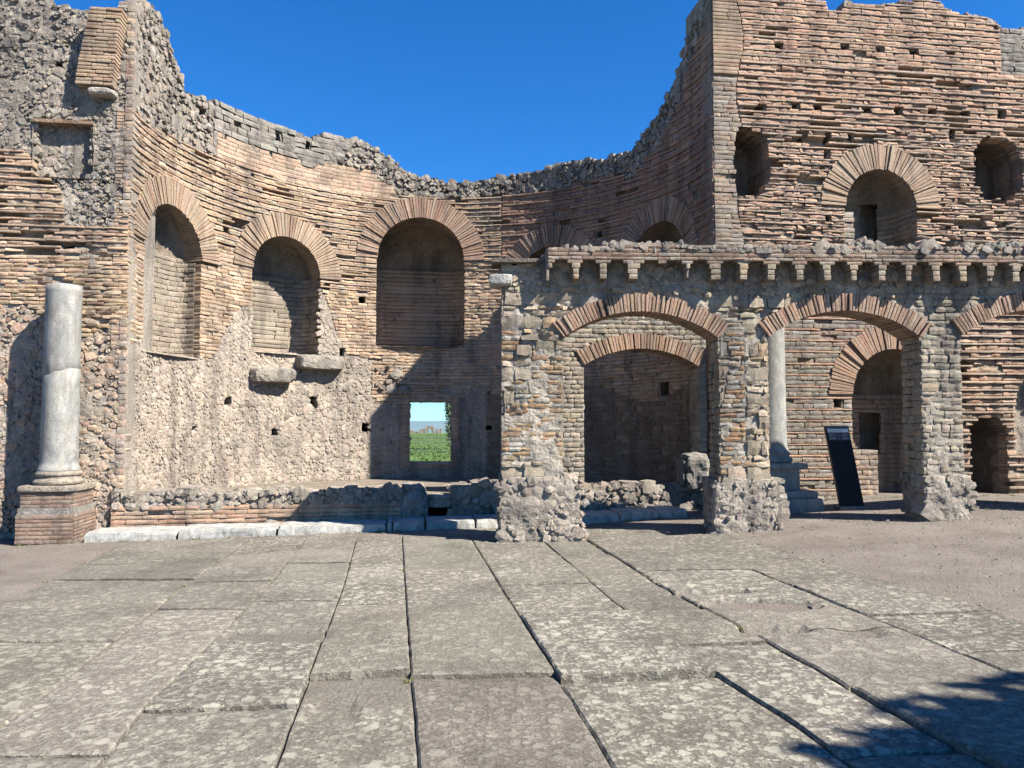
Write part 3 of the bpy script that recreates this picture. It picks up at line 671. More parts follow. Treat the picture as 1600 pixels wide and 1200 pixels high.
def lump(name, mp, u0, u1, v0, v1, w0, w1, parent, col, seed=0., n=(14, 8, 6), amp=.06, mat='core', rnd=.3, freq=4.0):
    """rough stone block: subdivided box pushed in and out"""
    V = []; Fc = []
    a, b, c = n
    def face(fn, na, nb):
        o = len(V)
        for i in range(na + 1):
            for j in range(nb + 1): V.append(fn(i / na, j / nb))
        for i in range(na):
            for j in range(nb):
                q = o + i * (nb + 1) + j; Fc.append((q, q + nb + 1, q + nb + 2, q + 1))
    face(lambda s, t: (s, t, 1), a, b); face(lambda s, t: (s, t, 0), a, b)
    face(lambda s, t: (s, 1, t), a, c); face(lambda s, t: (s, 0, t), a, c); face(lambda s, t: (0, s, t), b, c); face(lambda s, t: (1, s, t), b, c)
    V = np.array(V, float); ctr = V - .5
    r = np.abs(ctr * 2); k = 1 - rnd * ((r[:, 0] * r[:, 1]) ** 4 + (r[:, 1] * r[:, 2]) ** 4 + (r[:, 0] * r[:, 2]) ** 4) / 3
    q = ctr * k[:, None] + .5
    u = u0 + (u1 - u0) * q[:, 0]; v = v0 + (v1 - v0) * q[:, 1]; w = w0 + (w1 - w0) * q[:, 2]
    dn = [(fbm(u * freq + seed, v * freq + i * 7, w * freq + i * 3, 4) - .5) * 2 * amp for i in range(3)]
    keep = (V[:, 1] < .01)
    P = np.stack(mp(u + dn[0], np.where(keep, v, v + dn[1]), w + dn[2]), -1)
    C = np.array(col) * (.65 + .7 * fbm(u * 6 + seed, v * 6, w * 6)[:, None])
    return link_mesh(name, P, np.array(Fc), mat, parent, C)
for (x0, x1, y0, y1) in ((462, 535, 556, 578), (390, 455, 574, 598)):
    a, b = sorted((h_exe(x0, y1)[0], h_exe(x1, y1)[0])); t, q = h_exe((x0 + x1) / 2, y0)[1], h_exe((x0 + x1) / 2, y1)[1]
    lump('stone_bracket', m_exe, a, b, q, t, -.1, .28, exe, (.40, .36, .31), seed=x0, amp=.07)
# doorway reveal
d0, d1, d2, d3 = door.b
Vr, Fr = [], []
for (ua, va, ub, vb) in ((d0, d2, d0, d3), (d0, d3, d1, d3), (d1, d3, d1, d2), (d1, d2, d0, d2)):
    o = len(Vr)
    for i in range(13):
        for j in range(9):
            u, v, w = ua + (ub - ua) * i / 12, va + (vb - va) * i / 12, -.02 - 1.15 * j / 8
            k = (float(fbm(u * 7, v * 7, w * 5)) - .5) * .03; Vr.append([float(z) for z in m_exe(u + (k if ua == ub else 0), v + (k if va == vb else 0), w)])
    for i in range(12):
        for j in range(8): q = o + i * 9 + j; Fr.append((q, q + 9, q + 10, q + 1))
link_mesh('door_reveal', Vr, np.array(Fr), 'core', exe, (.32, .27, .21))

def recess(parent, mp, r, dp, col):
    a, b, c, d = r.b; a -= .04; b += .04; c -= .04; d += .04; P = []; Fc = []
    def grid(fn, na, nb):
        o = len(P)
        for i in range(na + 1):
            for j in range(nb + 1):
                u, v, w = fn(i / na, j / nb); k = (float(fbm(u * 5, v * 5, w * 5 + 3)) - .5) * .12
                P.append([float(x) for x in mp(u + k * .6, v + k * .6, w + (k if w < -.1 else 0))])
        for i in range(na):
            for j in range(nb): q = o + i * (nb + 1) + j; Fc.append((q, q + nb + 1, q + nb + 2, q + 1))
    grid(lambda s, t: (a + (b - a) * s, c + (d - c) * t, -dp), 8, 12); grid(lambda s, t: (a, c + (d - c) * s, -dp * t), 10, 5); grid(lambda s, t: (b, c + (d - c) * s, -dp * t), 10, 5)
    grid(lambda s, t: (a + (b - a) * s, d, -dp * t), 8, 5); grid(lambda s, t: (a + (b - a) * s, c, -dp * t), 8, 5)
    link_mesh('recess_lining', P, np.array(Fc), 'core', parent, col)
# ------------------------------------------------------------------ facade walls left and right
def facade(name, label, u0, u1, topf, ops, voids, T, zones, vousd, cell, cfun, dfun, base, v0=-.3, v1=10.4, vis=behind_arcade, limits=300):
    o = thing(name, label, 'ruined wall', base)
    def inside(u, v, ex=0.0, ring=True, hol=True):
        m = (v < topf(u)) & (u > u0) & (u < u1)
        for (A, th) in ops:
            m &= ~A.has(u, v, ex)
            if ring and th: m &= ~A.ring(u, v, th * .93)
        if hol:
            for h in voids: m &= ~h.has(u, v, 0, 0)
        return m
    core('mortar_core', m_fac, u0, u1, v0, v1, cell, lambda u, v: inside(u, v, .045, False), lambda u, v: v < topf(u), T, dfun, cfun, o)
    p = Pile()
    zones(p, inside)
    for (A, th, pal_) in vousd: voussoirs(p, m_fac, A, th, .055, .4, pal_, w=.025)
    return o, p, inside

# right wall
rprof = [(1040, -30), (1130, -25), (1180, -8), (1255, 0), (1292, 2), (1294, 14), (1318, 14), (1325, 4), (1345, 8), (1395, 7), (1425, 0), (1468, 2), (1480, 14), (1505, 20), (1540, 25), (1556, 35), (1566, 46), (1568, 60)]
q = sorted([h_fac(*a) for a in rprof]); RU = np.array([a[0] for a in q]); RV = np.array([a[1] for a in q])
UE = h_fac(1568, 200)[0]
def top_r(u): return np.where(np.asarray(u) < UE, np.interp(u, RU, RV), h_fac(1590, 118)[1]) + (fbm(np.asarray(u) * 4, 9.2) - .5) * .08
up = Arch((h_fac(1322, 350)[0] + h_fac(1432, 350)[0]) / 2, (h_fac(1432, 350)[0] - h_fac(1322, 350)[0]) / 2, 4.2, h_fac(1377, 265)[1] - (h_fac(1432, 350)[0] - h_fac(1322, 350)[0]) / 2)
lw = Arch(8.62, .86, .2, h_fac(1377, 545)[1] - .86)
dr = Arch((h_fac(1517, 700)[0] + h_fac(1574, 700)[0]) / 2, .385, .1, h_fac(1545, 672)[1], .26)
ar = Arch(11.88, .72, 1.05, 2.0)
def frect(x0, y0, x1, y1):
    a = h_fac(x0, y1); b = h_fac(x1, y0); return Rect(a[0], b[0], a[1], b[1])
n_l = Ragged(*frect(1150, 203, 1199, 302).b); n_r = Ragged(*frect(1527, 220, 1592, 311).b)
rp = [frect(x - 6, 66 + (x - 1217) * .05, x + 6, 74 + (x - 1217) * .05) for x in (1217, 1275, 1320, 1375, 1428, 1486)] + \
     [frect(x - 6, 160 + (x - 1190) * .035, x + 6, 170 + (x - 1190) * .035) for x in (1190, 1243, 1278, 1355, 1405, 1456, 1508, 1565)] + \
     [frect(x - 4, 209, x + 4, 219) for x in (1257, 1295, 1330, 1487)] + [frect(1303, 624, 1318, 636), frect(1288, 236, 1297, 246), frect(1503, 350, 1512, 358), frect(1280, 380, 1292, 392), frect(1290, 336, 1298, 344)]
def zr(p, ins):
    pu = h_fac(1158, 250)[0]
    strip = lambda u, v: (u < pu + .08 * np.sin(v * 3)) & (v > 4.3)
    neat = lambda u, v: ~strip(u, v) & (v > h_fac(1300, 105)[1])
    mid = lambda u, v: ~strip(u, v) & (v <= h_fac(1300, 105)[1]) & (v > h_fac(1300, 200)[1])
    ero = lambda u, v: ~strip(u, v) & (v <= h_fac(1300, 200)[1]) & (v > 4.1)
    low = lambda u, v: (v <= 4.1) & (u < 9.9)
    lowr = lambda u, v: (v <= 4.1) & (u >= 9.9)
    z = lambda f: (lambda u, v: ins(u, v) & f(u, v))
    fan = lambda u, v: strip(u, v) & (v > h_fac(1130, 118)[1])
    st1 = lambda u, v: strip(u, v) & ~fan(u, v)
    lay(p, m_fac, RR, 13.5, 4.1, 10.4, z(fan), [dict(h=.075, L=.5, w=.045, wj=.008, pal=VOUS, rnd=.008, jit=.005, amp=.005, gap=.014)])
    lay(p, m_fac, RR, 13.5, 4.1, 10.4, z(st1), [dict(h=.085, L=.25, w=.01, wj=.012, pal=[((.42, .34, .26), 3), ((.38, .27, .2), 2), ((.34, .3, .26), 2)], rnd=.014, jit=.01, amp=.01)])
    e1 = dict(rnd=.012, jit=.008, amp=.01, tilt=.006)
    PT = BROWN[:3] + CREAM[:1]; BR2 = [((.63, .42, .295), 5), ((.59, .375, .26), 3), ((.67, .465, .335), 2), ((.60, .35, .235), 2)]
    lay(p, m_fac, RR, 13.5, 4.1, 10.4, z(neat), [dict(h=.036, L=.42, w=.032, wj=.008, pal=PT, rnd=.008, jit=.005, amp=.006, miss=.02, gap=.006, kind='tile'), dict(h=.088, L=.22, w=.01, wj=.012, pal=BR2, miss=.01, hole=.70, gap=.022, **e1)], wave=.05)
    lay(p, m_fac, RR, 13.5, 4.1, 10.4, z(mid), [dict(h=.034, L=.42, w=.034, wj=.010, pal=PT, rnd=.008, jit=.006, amp=.006, miss=.03, gap=.006, kind='tile'), dict(h=.082, L=.2, w=.0, wj=.013, pal=RED + BR2, miss=.02, hole=.60, gap=.024, er=.08, **e1)], wave=.06)
    lay(p, m_fac, RR, 13.5, 4.1, 10.4, z(ero), [dict(h=.034, L=.28, w=.022, wj=.018, pal=BROWN + CREAM[:2], rnd=.010, jit=.010, amp=.010, miss=.08, gap=.006, kind='tile', hole=.68), dict(h=.074, L=.18, w=-.0, wj=.018, pal=BR2 + BROWN[:2], miss=.04, hole=.59, er=.08, gap=.02, rnd=.016, jit=.014, amp=.016, tilt=.012)], wave=.1)
    BG = [((.36, .31, .25), 4), ((.31, .27, .23), 3), ((.37, .25, .18), 2), ((.27, .25, .22), 2), ((.6, .57, .52), .25)]
    lay(p, m_fac, RR, 13.5, -.2, 4.2, z(low), [dict(h=.085, L=.24, w=.0, wj=.012, pal=BG, rnd=.014, jit=.01, amp=.01), dict(h=.085, L=.24, w=.0, wj=.012, pal=BG, rnd=.014, jit=.01, amp=.01), dict(h=.042, L=.4, w=.012, wj=.008, pal=RED, rnd=.008, jit=.005, amp=.005, kind='tile')])
    lay(p, m_fac, RR, 13.5, -.2, 4.2, z(lowr), [dict(h=.042, L=.5, w=.05, wj=.012, pal=BROWN[:3] + CREAM[:1], rnd=.010, jit=.006, amp=.006, miss=.05, gap=.004, kind='tile', er=.04), dict(h=.105, L=.22, w=-.01, wj=.02, pal=BROWN + RED, miss=.03, hole=.62, er=.1, gap=.03, **e1)], wave=.06)
    rubble(p, m_fac, RR, 13.5, 9, 10.6, z(lambda u, v: v > top_r(u) - .1), .10, GREYTAN, w=-.02, wj=.03)
rf, pr, _ = facade('right_wall', 'tall eroded brick wall rising behind the arcade with a high arched niche', RR, 13.6, top_r, [(up, .5), (lw, .48), (dr, 0), (ar, 0), (n_l, 0), (n_r, 0)], rp, 1.3, zr, [(up, .5, VOUS), (lw, .48, VOUSR)], .055,
    lambda u, v: np.array([.40, .32, .25]) * (.7 + .55 * fbm(u * 3, v * 3, 8))[:, None], lambda u, v: (fbm(u * 3, v * 3, 1) - .6) * .07 + (fbm(u * 9, v * 9, 2) - .5) * .04 + np.where((v > 4.1) & (u > 5.75), -.012 + pits(u, v, np.where(v > h_fac(1300, 105)[1], .70, .60)), 0) + np.where((v < 4.1) & (u > 9.9), -.014 + pits(u, v, .62), 0), tuple(np.append(CC + E_ * 8.5, .15)))
nr2 = [dict(h=.1, L=.3, w=.07, wj=.012, pal=BROWN, rnd=.014, jit=.009, amp=.009, miss=.03)]
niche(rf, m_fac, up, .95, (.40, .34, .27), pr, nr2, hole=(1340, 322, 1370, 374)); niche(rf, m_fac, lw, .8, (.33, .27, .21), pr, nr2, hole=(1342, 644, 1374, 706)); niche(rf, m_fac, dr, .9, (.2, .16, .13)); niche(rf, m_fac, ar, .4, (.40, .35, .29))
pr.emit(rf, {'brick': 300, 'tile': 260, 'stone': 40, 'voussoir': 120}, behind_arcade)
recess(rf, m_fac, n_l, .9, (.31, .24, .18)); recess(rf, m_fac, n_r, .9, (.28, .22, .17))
# black openings and low masonry inside the two arches
def slabbox(name, mp, u0, u1, v0, v1, w0, w1, parent, mat, col=(.3, .3, .3), bev=.0):
    P = [[float(x) for x in mp(u, v, w)] for u in (u0, u1) for v in (v0, v1) for w in (w0, w1)]
    return link_mesh(name, P, [(0, 1, 3, 2), (4, 6, 7, 5), (0, 4, 5, 1), (2, 3, 7, 6), (0, 2, 6, 4), (1, 5, 7, 3)], mat, parent, col)
p2 = Pile()
a_, b_ = h_fac(1343, 780)[0], h_fac(1380, 706)
lay(p2, lambda u, v, w: m_fac(u, v, w - .28), a_, b_[0] + .08, .2, b_[1], lambda u, v: np.ones(len(u), bool), [dict(h=.1, L=.3, w=0, wj=.02, pal=BROWN + CREAM[:1], rnd=.016, jit=.01, amp=.012)], wb=-.3)
lay(p2, lambda u, v, w: m_fac(u, v, w - .22), h_fac(1322, 330)[0], h_fac(1345, 330)[0], 4.3, h_fac(1322, 330)[1], lambda u, v: np.ones(len(u), bool), [dict(h=.1, L=.3, w=0, wj=.03, pal=CREAM, rnd=.016, jit=.01, amp=.012)], wb=-.3)
rubble(p2, lambda u, v, w: m_fac(u, v, w - .1), h_fac(1318, 330)[0], h_fac(1382, 330)[0], 4.4, h_fac(1322, 368)[1], lambda u, v: np.ones(len(u), bool), .17, CREAM + GREY, w=0, wj=.06)
p2.emit(rf, 60, None, 'infill')

# left wall
lprof = [(-160, -20), (70, -12), (85, 8), (120, 12), (150, 16), (172, 14), (195, 12), (215, 4), (240, 5)]
q = sorted([h_fac(*a) for a in lprof]); LU = np.array([a[0] for a in q]); LV = np.array([a[1] for a in q])
def top_l(u): return np.interp(u, LU, LV) + (fbm(np.asarray(u) * 4, 3.2) - .5) * .1
lrec = frect(52, 192, 143, 272)
lh = [frect(85, 96, 103, 110), frect(115, 260, 130, 272), frect(95, 382, 118, 391)]
def zl(p, ins):
    z = lambda f: (lambda u, v: ins(u, v) & f(u, v))
    x1 = h_fac(60, 300)[0]
    def bl(u): return np.interp(u, [h_fac(0, 230)[0], h_fac(35, 232)[0], h_fac(98, 300)[0], h_fac(102, 352)[0], h_fac(180, 356)[0], h_fac(195, 300)[0]], [h_fac(0, 230)[1], h_fac(35, 232)[1], h_fac(98, 300)[1], h_fac(102, 352)[1], h_fac(180, 356)[1], h_fac(190, 330)[1]])
    rub = lambda u, v: (v > bl(u)) & (v < h_fac(50, 80)[1]); rub2 = lambda u, v: v >= h_fac(50, 80)[1]
    led = lambda u, v: (v <= bl(u)) & (v > h_fac(80, 395)[1]); bri = lambda u, v: (v <= h_fac(80, 395)[1]) & (v > h_fac(80, 500)[1] - .25 * np.sin(u * 3))
    tuf = lambda u, v: v <= h_fac(80, 500)[1] - .25 * np.sin(u * 3)
    lay(p, m_fac, -RR - .12, -RR, -.3, 10, z(lambda u, v: rub(u, v) | rub2(u, v) | tuf(u, v)), [dict(h=.11, L=.14, w=.0, wj=.012, pal=GREYTAN + BROWN[:2], rnd=.014, jit=.01, amp=.012, kind='stone')], wb=-.07)
    rubble(p, m_fac, -8.6, -RR - .08, 3.5, 10, z(rub), .08, GREYTAN, w=-.03, wj=.025, amp=.02, dens=1.1)
    rubble(p, m_fac, -8.6, -RR - .08, 6, 10, z(rub2), .09, GREY + GREYTAN, w=-.03, wj=.04, amp=.03, dens=1.1)
    lay(p, m_fac, -8.6, -RR, 4.4, 8, z(led), [dict(h=.036, L=.4, w=.032, wj=.014, pal=BROWN + TAN[:2], rnd=.010, jit=.006, amp=.008, miss=.05, gap=.004, kind='tile', er=.03), dict(h=.075, L=.2, w=-.0, wj=.014, pal=BROWN, miss=.03, hole=.6, er=.08, gap=.02, rnd=.014, jit=.01, amp=.012, tilt=.008)], wave=.06)
    lay(p, m_fac, -8.6, -RR, 3, 5, z(bri), [dict(h=.07, L=.22, w=.0, wj=.015, pal=TAN + ORANGE[:1], miss=.03, er=.1, rnd=.016, jit=.01, amp=.012, tilt=.008)], wave=.04)
    rubble(p, m_fac, -8.6, -RR - .08, -.3, 4, z(tuf), .10, BROWN + CREAM[:1] + GREYTAN[:2], w=-.022, wj=.018, amp=.016, dens=1.1)
lf, plf, _ = facade('left_wall', 'tall wall end left of the exedra with bare rubble core above the marble column', -8.7, -RR, top_l, [(lrec, 0)], lh, 1.3, zl, [], .05,
    lambda u, v: np.array([.44, .385, .325]) * (.7 + .55 * fbm(u * 3, v * 3, 8))[:, None] * np.where(v > 7.5, .85, 1)[:, None], lambda u, v: (fbm(u * 3, v * 3, 1) - .6) * .08 + (fbm(u * 9, v * 9, 2) - .5) * np.where(v > 5, .08, .04) + np.where((v < 6.3) & (v > 4.3), pits(u, v, .6), 0), tuple(np.append(CC - E_ * 6.5, -.1)))
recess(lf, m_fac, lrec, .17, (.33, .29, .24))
rubble(plf, lambda u, v, w: m_fac(u, v, w - .15), lrec.b[0] - .05, lrec.b[1] + .05, lrec.b[2] - .05, lrec.b[3] + .05, lambda u, v: np.ones(len(u), bool), .13, GREYTAN, w=-.02, wj=.02, amp=.02)
# leaning brick springer of a lost vault
a1, a2 = h_fac(124, 138), h_fac(182, 142); b1, b2 = h_fac(150, 22), h_fac(200, 30)
nn = 21
for i in range(nn):
    t = (i + .5) / nn; tt_ = t ** 1.15
    c0 = a1[0] + (b1[0] - a1[0]) * tt_; c1 = a2[0] + (b2[0] - a2[0]) * tt_; vv = a1[1] + (b1[1] - a1[1]) * t
    x = c0
    while x < c1 - .02:
        L = min(rng.uniform(.16, .3), c1 - x)
        if c1 - x - L < .06: L = c1 - x
        plf.add(m_fac, [x + L / 2], [vv], L / 2 - .005, (b1[1] - a1[1]) / nn / 2 - .007, .20 + .06 * t + rng.normal(0, .006), -.2, pal(1, VOUS), 'brick', rnd=.008, jit=.004, amp=.005); x += L
plf.emit(lf, {'brick': 300, 'tile': 120, 'stone': 300})
slabbox('springer_core', m_fac, a1[0] + .12, a2[0], a1[1] - .0, b1[1] - .35, -.3, .17, lf, 'core', (.36, .30, .24))
lump('springer_block', m_fac, h_fac(142, 150)[0], h_fac(184, 150)[0], h_fac(160, 153)[1], h_fac(160, 143)[1], -.2, .2, lf, (.55, .5, .44), amp=.03)
slabbox('stone_lintel', m_fac, lrec.b[0] - .03, lrec.b[1] + .03, lrec.b[3] - .035, lrec.b[3] + .02, -.3, .03, lf, 'core', (.36, .24, .16))

# set back wall at the far right
bw = thing('rear_wall', 'grey weathered wall set back beyond the tall wall at the top right', 'ruined wall', tuple(np.append(CC + E_ * 14 + N_ * 1.6, .2)))
m_bk = lambda u, v, w: m_fac(u, v, w - 1.7)
tbk = lambda u: h_fac(1590, 40)[1] + .95 + (fbm(np.asarray(u) * 4, 1.2) - .5) * .15
core('mortar_core', m_bk, 11.2, 16.5, -.2, 11.2, .08, lambda u, v: v < tbk(u), lambda u, v: v < tbk(u), .9, lambda u, v: (fbm(u * 5, v * 5, 1) - .5) * .08, lambda u, v: np.array([.27, .24, .2]) * (.7 + .6 * fbm(u * 3, v * 3, 8))[:, None], bw)
pb = Pile(); lay(pb, m_bk, 11.2, 14.5, 6, 11, lambda u, v: v < tbk(u), [dict(h=.11, L=.3, w=0, wj=.02, pal=GREY, rnd=.02, jit=.012, amp=.016, kind='stone')]); pb.emit(bw, 60)

# ------------------------------------------------------------------ arcade
arc = thing('arcade', 'low ruined arcade of rough stone piers carrying brick arches and a corbelled cornice', 'arcade', tuple(np.append(A0 + AE * 3, .05)))
def A_open(xl, xr, yc, ys):
    a, b = h_arc(xl, ys), h_arc(xr, ys); c = h_arc((xl + xr) / 2, yc)[1]; v = (a[1] + b[1]) / 2
    return Arch((a[0] + b[0]) / 2, (b[0] - a[0]) / 2, -.5, v, c - v)
o1 = A_open(880, 1122, 487, 528); o2 = A_open(1201, 1437, 486, 527); o3 = A_open(1502, 1742, 484, 524)
AOP = [o1, o2, o3]; TA = .255; AT = .55
ul = h_arc(784, 600)[0]; ur = 10.6
vcor = h_arc(1300, 441)[1]; vband = h_arc(1300, 401)[1]
aprof = [(784, 408), (800, 412), (846, 408), (850, 394), (935, 392), (940, 384), (1000, 385), (1060, 384), (1072, 390), (1120, 392), (1200, 388), (1290, 392), (1330, 385), (1390, 392), (1470, 391), (1530, 387), (1600, 388), (1700, 388)]
AU = np.array([h_arc(*a)[0] for a in aprof]); AV = np.array([h_arc(*a)[1] for a in aprof])
def top_a(u): return np.interp(u, AU, AV) + (fbm(np.asarray(u) * 6, 2.2) - .5) * .05
def in_arc(u, v, ex=0., ring=True):
    m = (v < np.minimum(top_a(u), vband)) & (u > ul + .03 * np.sin(v * 4)) & (u < ur)
    for A in AOP:
        m &= ~A.has(u, v, ex)
        if ring: m &= ~A.ring(u, v, TA * .9)
    return m
def c_arc(u, v):
    n = (.7 + .6 * fbm(u * 3, v * 3, 6))[:, None]
    a = np.array([.54, .48, .40]); b = np.array([.45, .40, .335]); k = sstep(1.5, 3.5, u)[:, None]
    return (a * (1 - k) + b * k) * n
core('mortar_core', m_arc, ul, ur, -.4, 4.3, .045, lambda u, v: in_arc(u, v, .045, False), lambda u, v: in_arc(u, v, .045, False), AT, lambda u, v: (fbm(u * 3, v * 3, 1) - .6) * .06 + (fbm(u * 10, v * 10, 2) - .5) * .045, c_arc, arc, w0=-.012)
pa = Pile()
x4 = {k: h_arc(k, 600)[0] for k in (835, 880, 1125, 1165, 1201, 1440, 1502)}
za = lambda f: (lambda u, v: in_arc(u, v) & f(u, v))
nz = lambda u, v, s: fbm(u * 1.6 + s, v * 2.2, s)
STG = [((.47, .395, .295), 4), ((.43, .355, .265), 3), ((.51, .43, .32), 2), ((.36, .295, .225), 1.2), ((.52, .36, .22), 1), ((.60, .54, .45), .5)]
p1b = lambda u, v: (u < x4[880] + .05) & (v < 3.0) & (nz(u, v, 3) > np.where(u > x4[835] - .05, .40, .56))
p2b = lambda u, v: (u > x4[1125] - .1) & (u < x4[1165]) & (v < 3.2) & (nz(u, v, 3) > .5)
lay(pa, m_arc, ul, ur, -.3, 3.2, za(lambda u, v: p1b(u, v) | p2b(u, v)), [dict(h=.07, L=.17, w=.0, wj=.014, pal=ORANGE, rnd=.014, jit=.01, amp=.012, miss=.06, er=.06, keep=1.0)])
lay(pa, m_arc, ul, ur, -.3, 3.6, za(lambda u, v: ~(p1b(u, v) | p2b(u, v)) & (u < x4[1440] - .5)), [dict(h=.19, L=.30, w=.012, wj=.016, pal=STG, rnd=.018, jit=.02, amp=.02, oval=.12, tilt=.012, kind='stone', miss=.03, keep=.95), dict(h=.1, L=.18, w=.01, wj=.016, pal=STG, keep=.95, rnd=.014, jit=.015, amp=.016, oval=.12, tilt=.012, kind='stone', miss=.05), dict(h=.075, L=.15, w=.01, wj=.016, pal=STG + ORANGE[:1], rnd=.018, jit=.014, amp=.014, oval=.12, tilt=.012, kind='stone', miss=.06)], wave=.12)
STR = [((.45, .395, .31), 4), ((.42, .365, .285), 3), ((.49, .43, .34), 2), ((.36, .31, .245), 1), ((.46, .34, .23), .4)]
lay(pa, m_arc, ul, ur, -.3, 3.6, za(lambda u, v: (u >= x4[1440] - .5)), [dict(h=.115, L=.2, w=.012, wj=.012, pal=STR, rnd=.022, jit=.013, amp=.010, oval=.1, tilt=.006, kind='stone', miss=.02), dict(h=.085, L=.17, w=.012, wj=.012, pal=STR, rnd=.02, jit=.012, amp=.010, oval=.1, tilt=.006, kind='stone', miss=.03)], wave=.05)
rubble(pa, m_arc, ul, ur, 3.2, 4.2, za(lambda u, v: v > 3.45), .11, GREYTAN + STG, w=.0, wj=.025, amp=.02)
for A in AOP: voussoirs(pa, m_arc, A, TA, .05, AT - .02, VOUSR, w=.05, wj=.008)
# pier flanks
def flank(uq, sgn, v1):
    mp = lambda d, v, w: m_arc(uq + sgn * w, v, -d)
    lay(pa, mp, .02, AT - .02, -.3, v1, lambda u, v: np.ones(len(u), bool), [dict(h=.11, L=.2, w=.012, wj=.014, pal=STG, rnd=.02, jit=.012, amp=.012, kind='stone')], wb=-.12)
for A in AOP:
    flank(A.uc - A.half, 1, A.vs); flank(A.uc + A.half, -1, A.vs)
flank(ul, -1, 4.0)
# corbelled band: short brackets, little arches between them, brick courses and rubble above
sp = h_arc(1175, 420)[0] - h_arc(1133, 420)[0]
xs = [875, 918, 960, 1012, 1047, 1087, 1133, 1175, 1218, 1260, 1302, 1344, 1386, 1427, 1468, 1510, 1551, 1592, 1633, 1674, 1715]
cu = np.array([h_arc(x, 425)[0] for x in xs]); ha = sp * .36
CA = [Arch(u, ha * (1.25 if x in (1012, 1047) else rng.uniform(.93, 1.05)), 0, h_arc(1300, 428)[1], ha * .95) for u, x in zip(cu, xs)]
vb2 = h_arc(1300, 415)[1]; ub0 = h_arc(852, 420)[0]; OV = .24
vfoot = lambda u: vcor + (fbm(np.asarray(u) * 5, 7.7) - .5) * np.where(np.asarray(u) < h_arc(1110, 425)[0], .12, .025)
def in_band(u, v, ex=0.):
    m = (v < top_a(u)) & (v > vfoot(u)) & (u > ub0) & (u < ur)
    for A in CA: m &= ~A.has(u, v, ex)
    return m
m_band = lambda u, v, w: m_arc(u, v, w + OV)
core('cornice_core', m_band, ub0, ur, vcor - .12, vband + .35, .02, lambda u, v: in_band(u, v, .02), lambda u, v: in_band(u, v, .02), OV + .25, lambda u, v: (fbm(u * 8, v * 8, 2) - .5) * .02, lambda u, v: np.array([.42, .36, .29]) * (.7 + .55 * fbm(u * 4, v * 4, 6))[:, None], arc, w0=-.02)
pc = Pile()
BRB = [((.40, .31, .24), 3), ((.36, .25, .18), 3), ((.43, .38, .32), 2), ((.34, .2, .14), 1)]
lay(pc, m_band, ub0, ur, vb2 - .04, vband + .06, lambda u, v: in_band(u, v), [dict(h=.055, L=.22, w=.012, wj=.008, pal=BRB, rnd=.01, jit=.006, amp=.007, gap=.01)], wb=-.1)
lay(pc, m_band, ub0, ur, vcor - .1, vb2 - .04, lambda u, v: in_band(u, v), [dict(h=.075, L=.2, w=.010, wj=.006, pal=STG, rnd=.008, jit=.004, amp=.005, kind='bracket_stone')], wb=-.24)
rubble(pc, m_band, ub0, ur, vband + .03, vband + .4, lambda u, v: v < top_a(u) + .0, .10, GREY + GREYTAN[:2], w=.01, wj=.03, amp=.016, wb=-.4, dens=1.2)
rubble(pc, lambda u, v, w: m_arc(u, vband + .04 + .06 * vnoise(u * 5, v * 5) + w * .5, -v), ul, ur, -.2, .5, lambda u, v: u > ub0 + .1, .14, GREY + GREYTAN[:2], w=.0, wj=.03, amp=.02, wb=-.15)
pc.emit(arc, {'brick': 180, 'bracket_stone': 60, 'stone': 150}, None, 'cornice_masonry')
# rough rubble pier feet
feet = [(774, 912, 745, 846), (1110, 1223, 748, 831), (1438, 1521, 742, 812), (1500 + 240, 1500 + 325, 740, 800)]
for k, (x0, x1, y0, y1) in enumerate(feet):
    u0, u1 = h_arc(x0, y1)[0], h_arc(x1, y1)[0]; vt = h_arc(x0, y0)[1]; vb = h_arc(x0, y1)[1] - .08
    ft = lump('pier_foot', m_arc, u0 + .05, u1 - .05, vb, vt, -AT - .03, .07, arc, (.46, .40, .335), seed=k * 5.3, n=(22, 18, 12), amp=.05, rnd=.12, freq=6)
    pf = Pile()
    rubble(pf, m_arc, u0 + .03, u1 - .03, vb, vt - .02, lambda u, v: np.ones(len(u), bool), .11, GREYTAN + CREAM[:2], w=.062, wj=.035, amp=.018, wb=-.2, dens=1.1, oval=.6)
    for (uq, sg) in ((u0 + .06, -1), (u1 - .06, 1)):
        mpf = lambda d, v, w, uq=uq, sg=sg: m_arc(uq + sg * w, v, .05 - d)
        rubble(pf, mpf, .03, AT + .02, vb, vt - .02, lambda u, v: np.ones(len(u), bool), .11, GREYTAN, w=.008, wj=.03, amp=.018, wb=-.2, dens=1.05, oval=.6)
    pf.emit(ft, 90, None, 'rubble')
pa.emit(arc, {'brick': 220, 'stone': 300, 'voussoir': 200})
# tile slab and white stone at the arcade's left end
a, b = h_arc(768, 408)[0], h_arc(846, 408)[0]
slabbox('tile_ledge', m_arc, a, b, h_arc(800, 412)[1], h_arc(800, 406)[1], -.4, .12, arc, 'core', (.2, .17, .14))
lump('white_block', m_arc, h_arc(764, 440)[0], h_arc(800, 440)[0], h_arc(780, 447)[1], h_arc(780, 430)[1], -.25, .14, arc, (.62, .6, .56), amp=.02, rnd=.2)

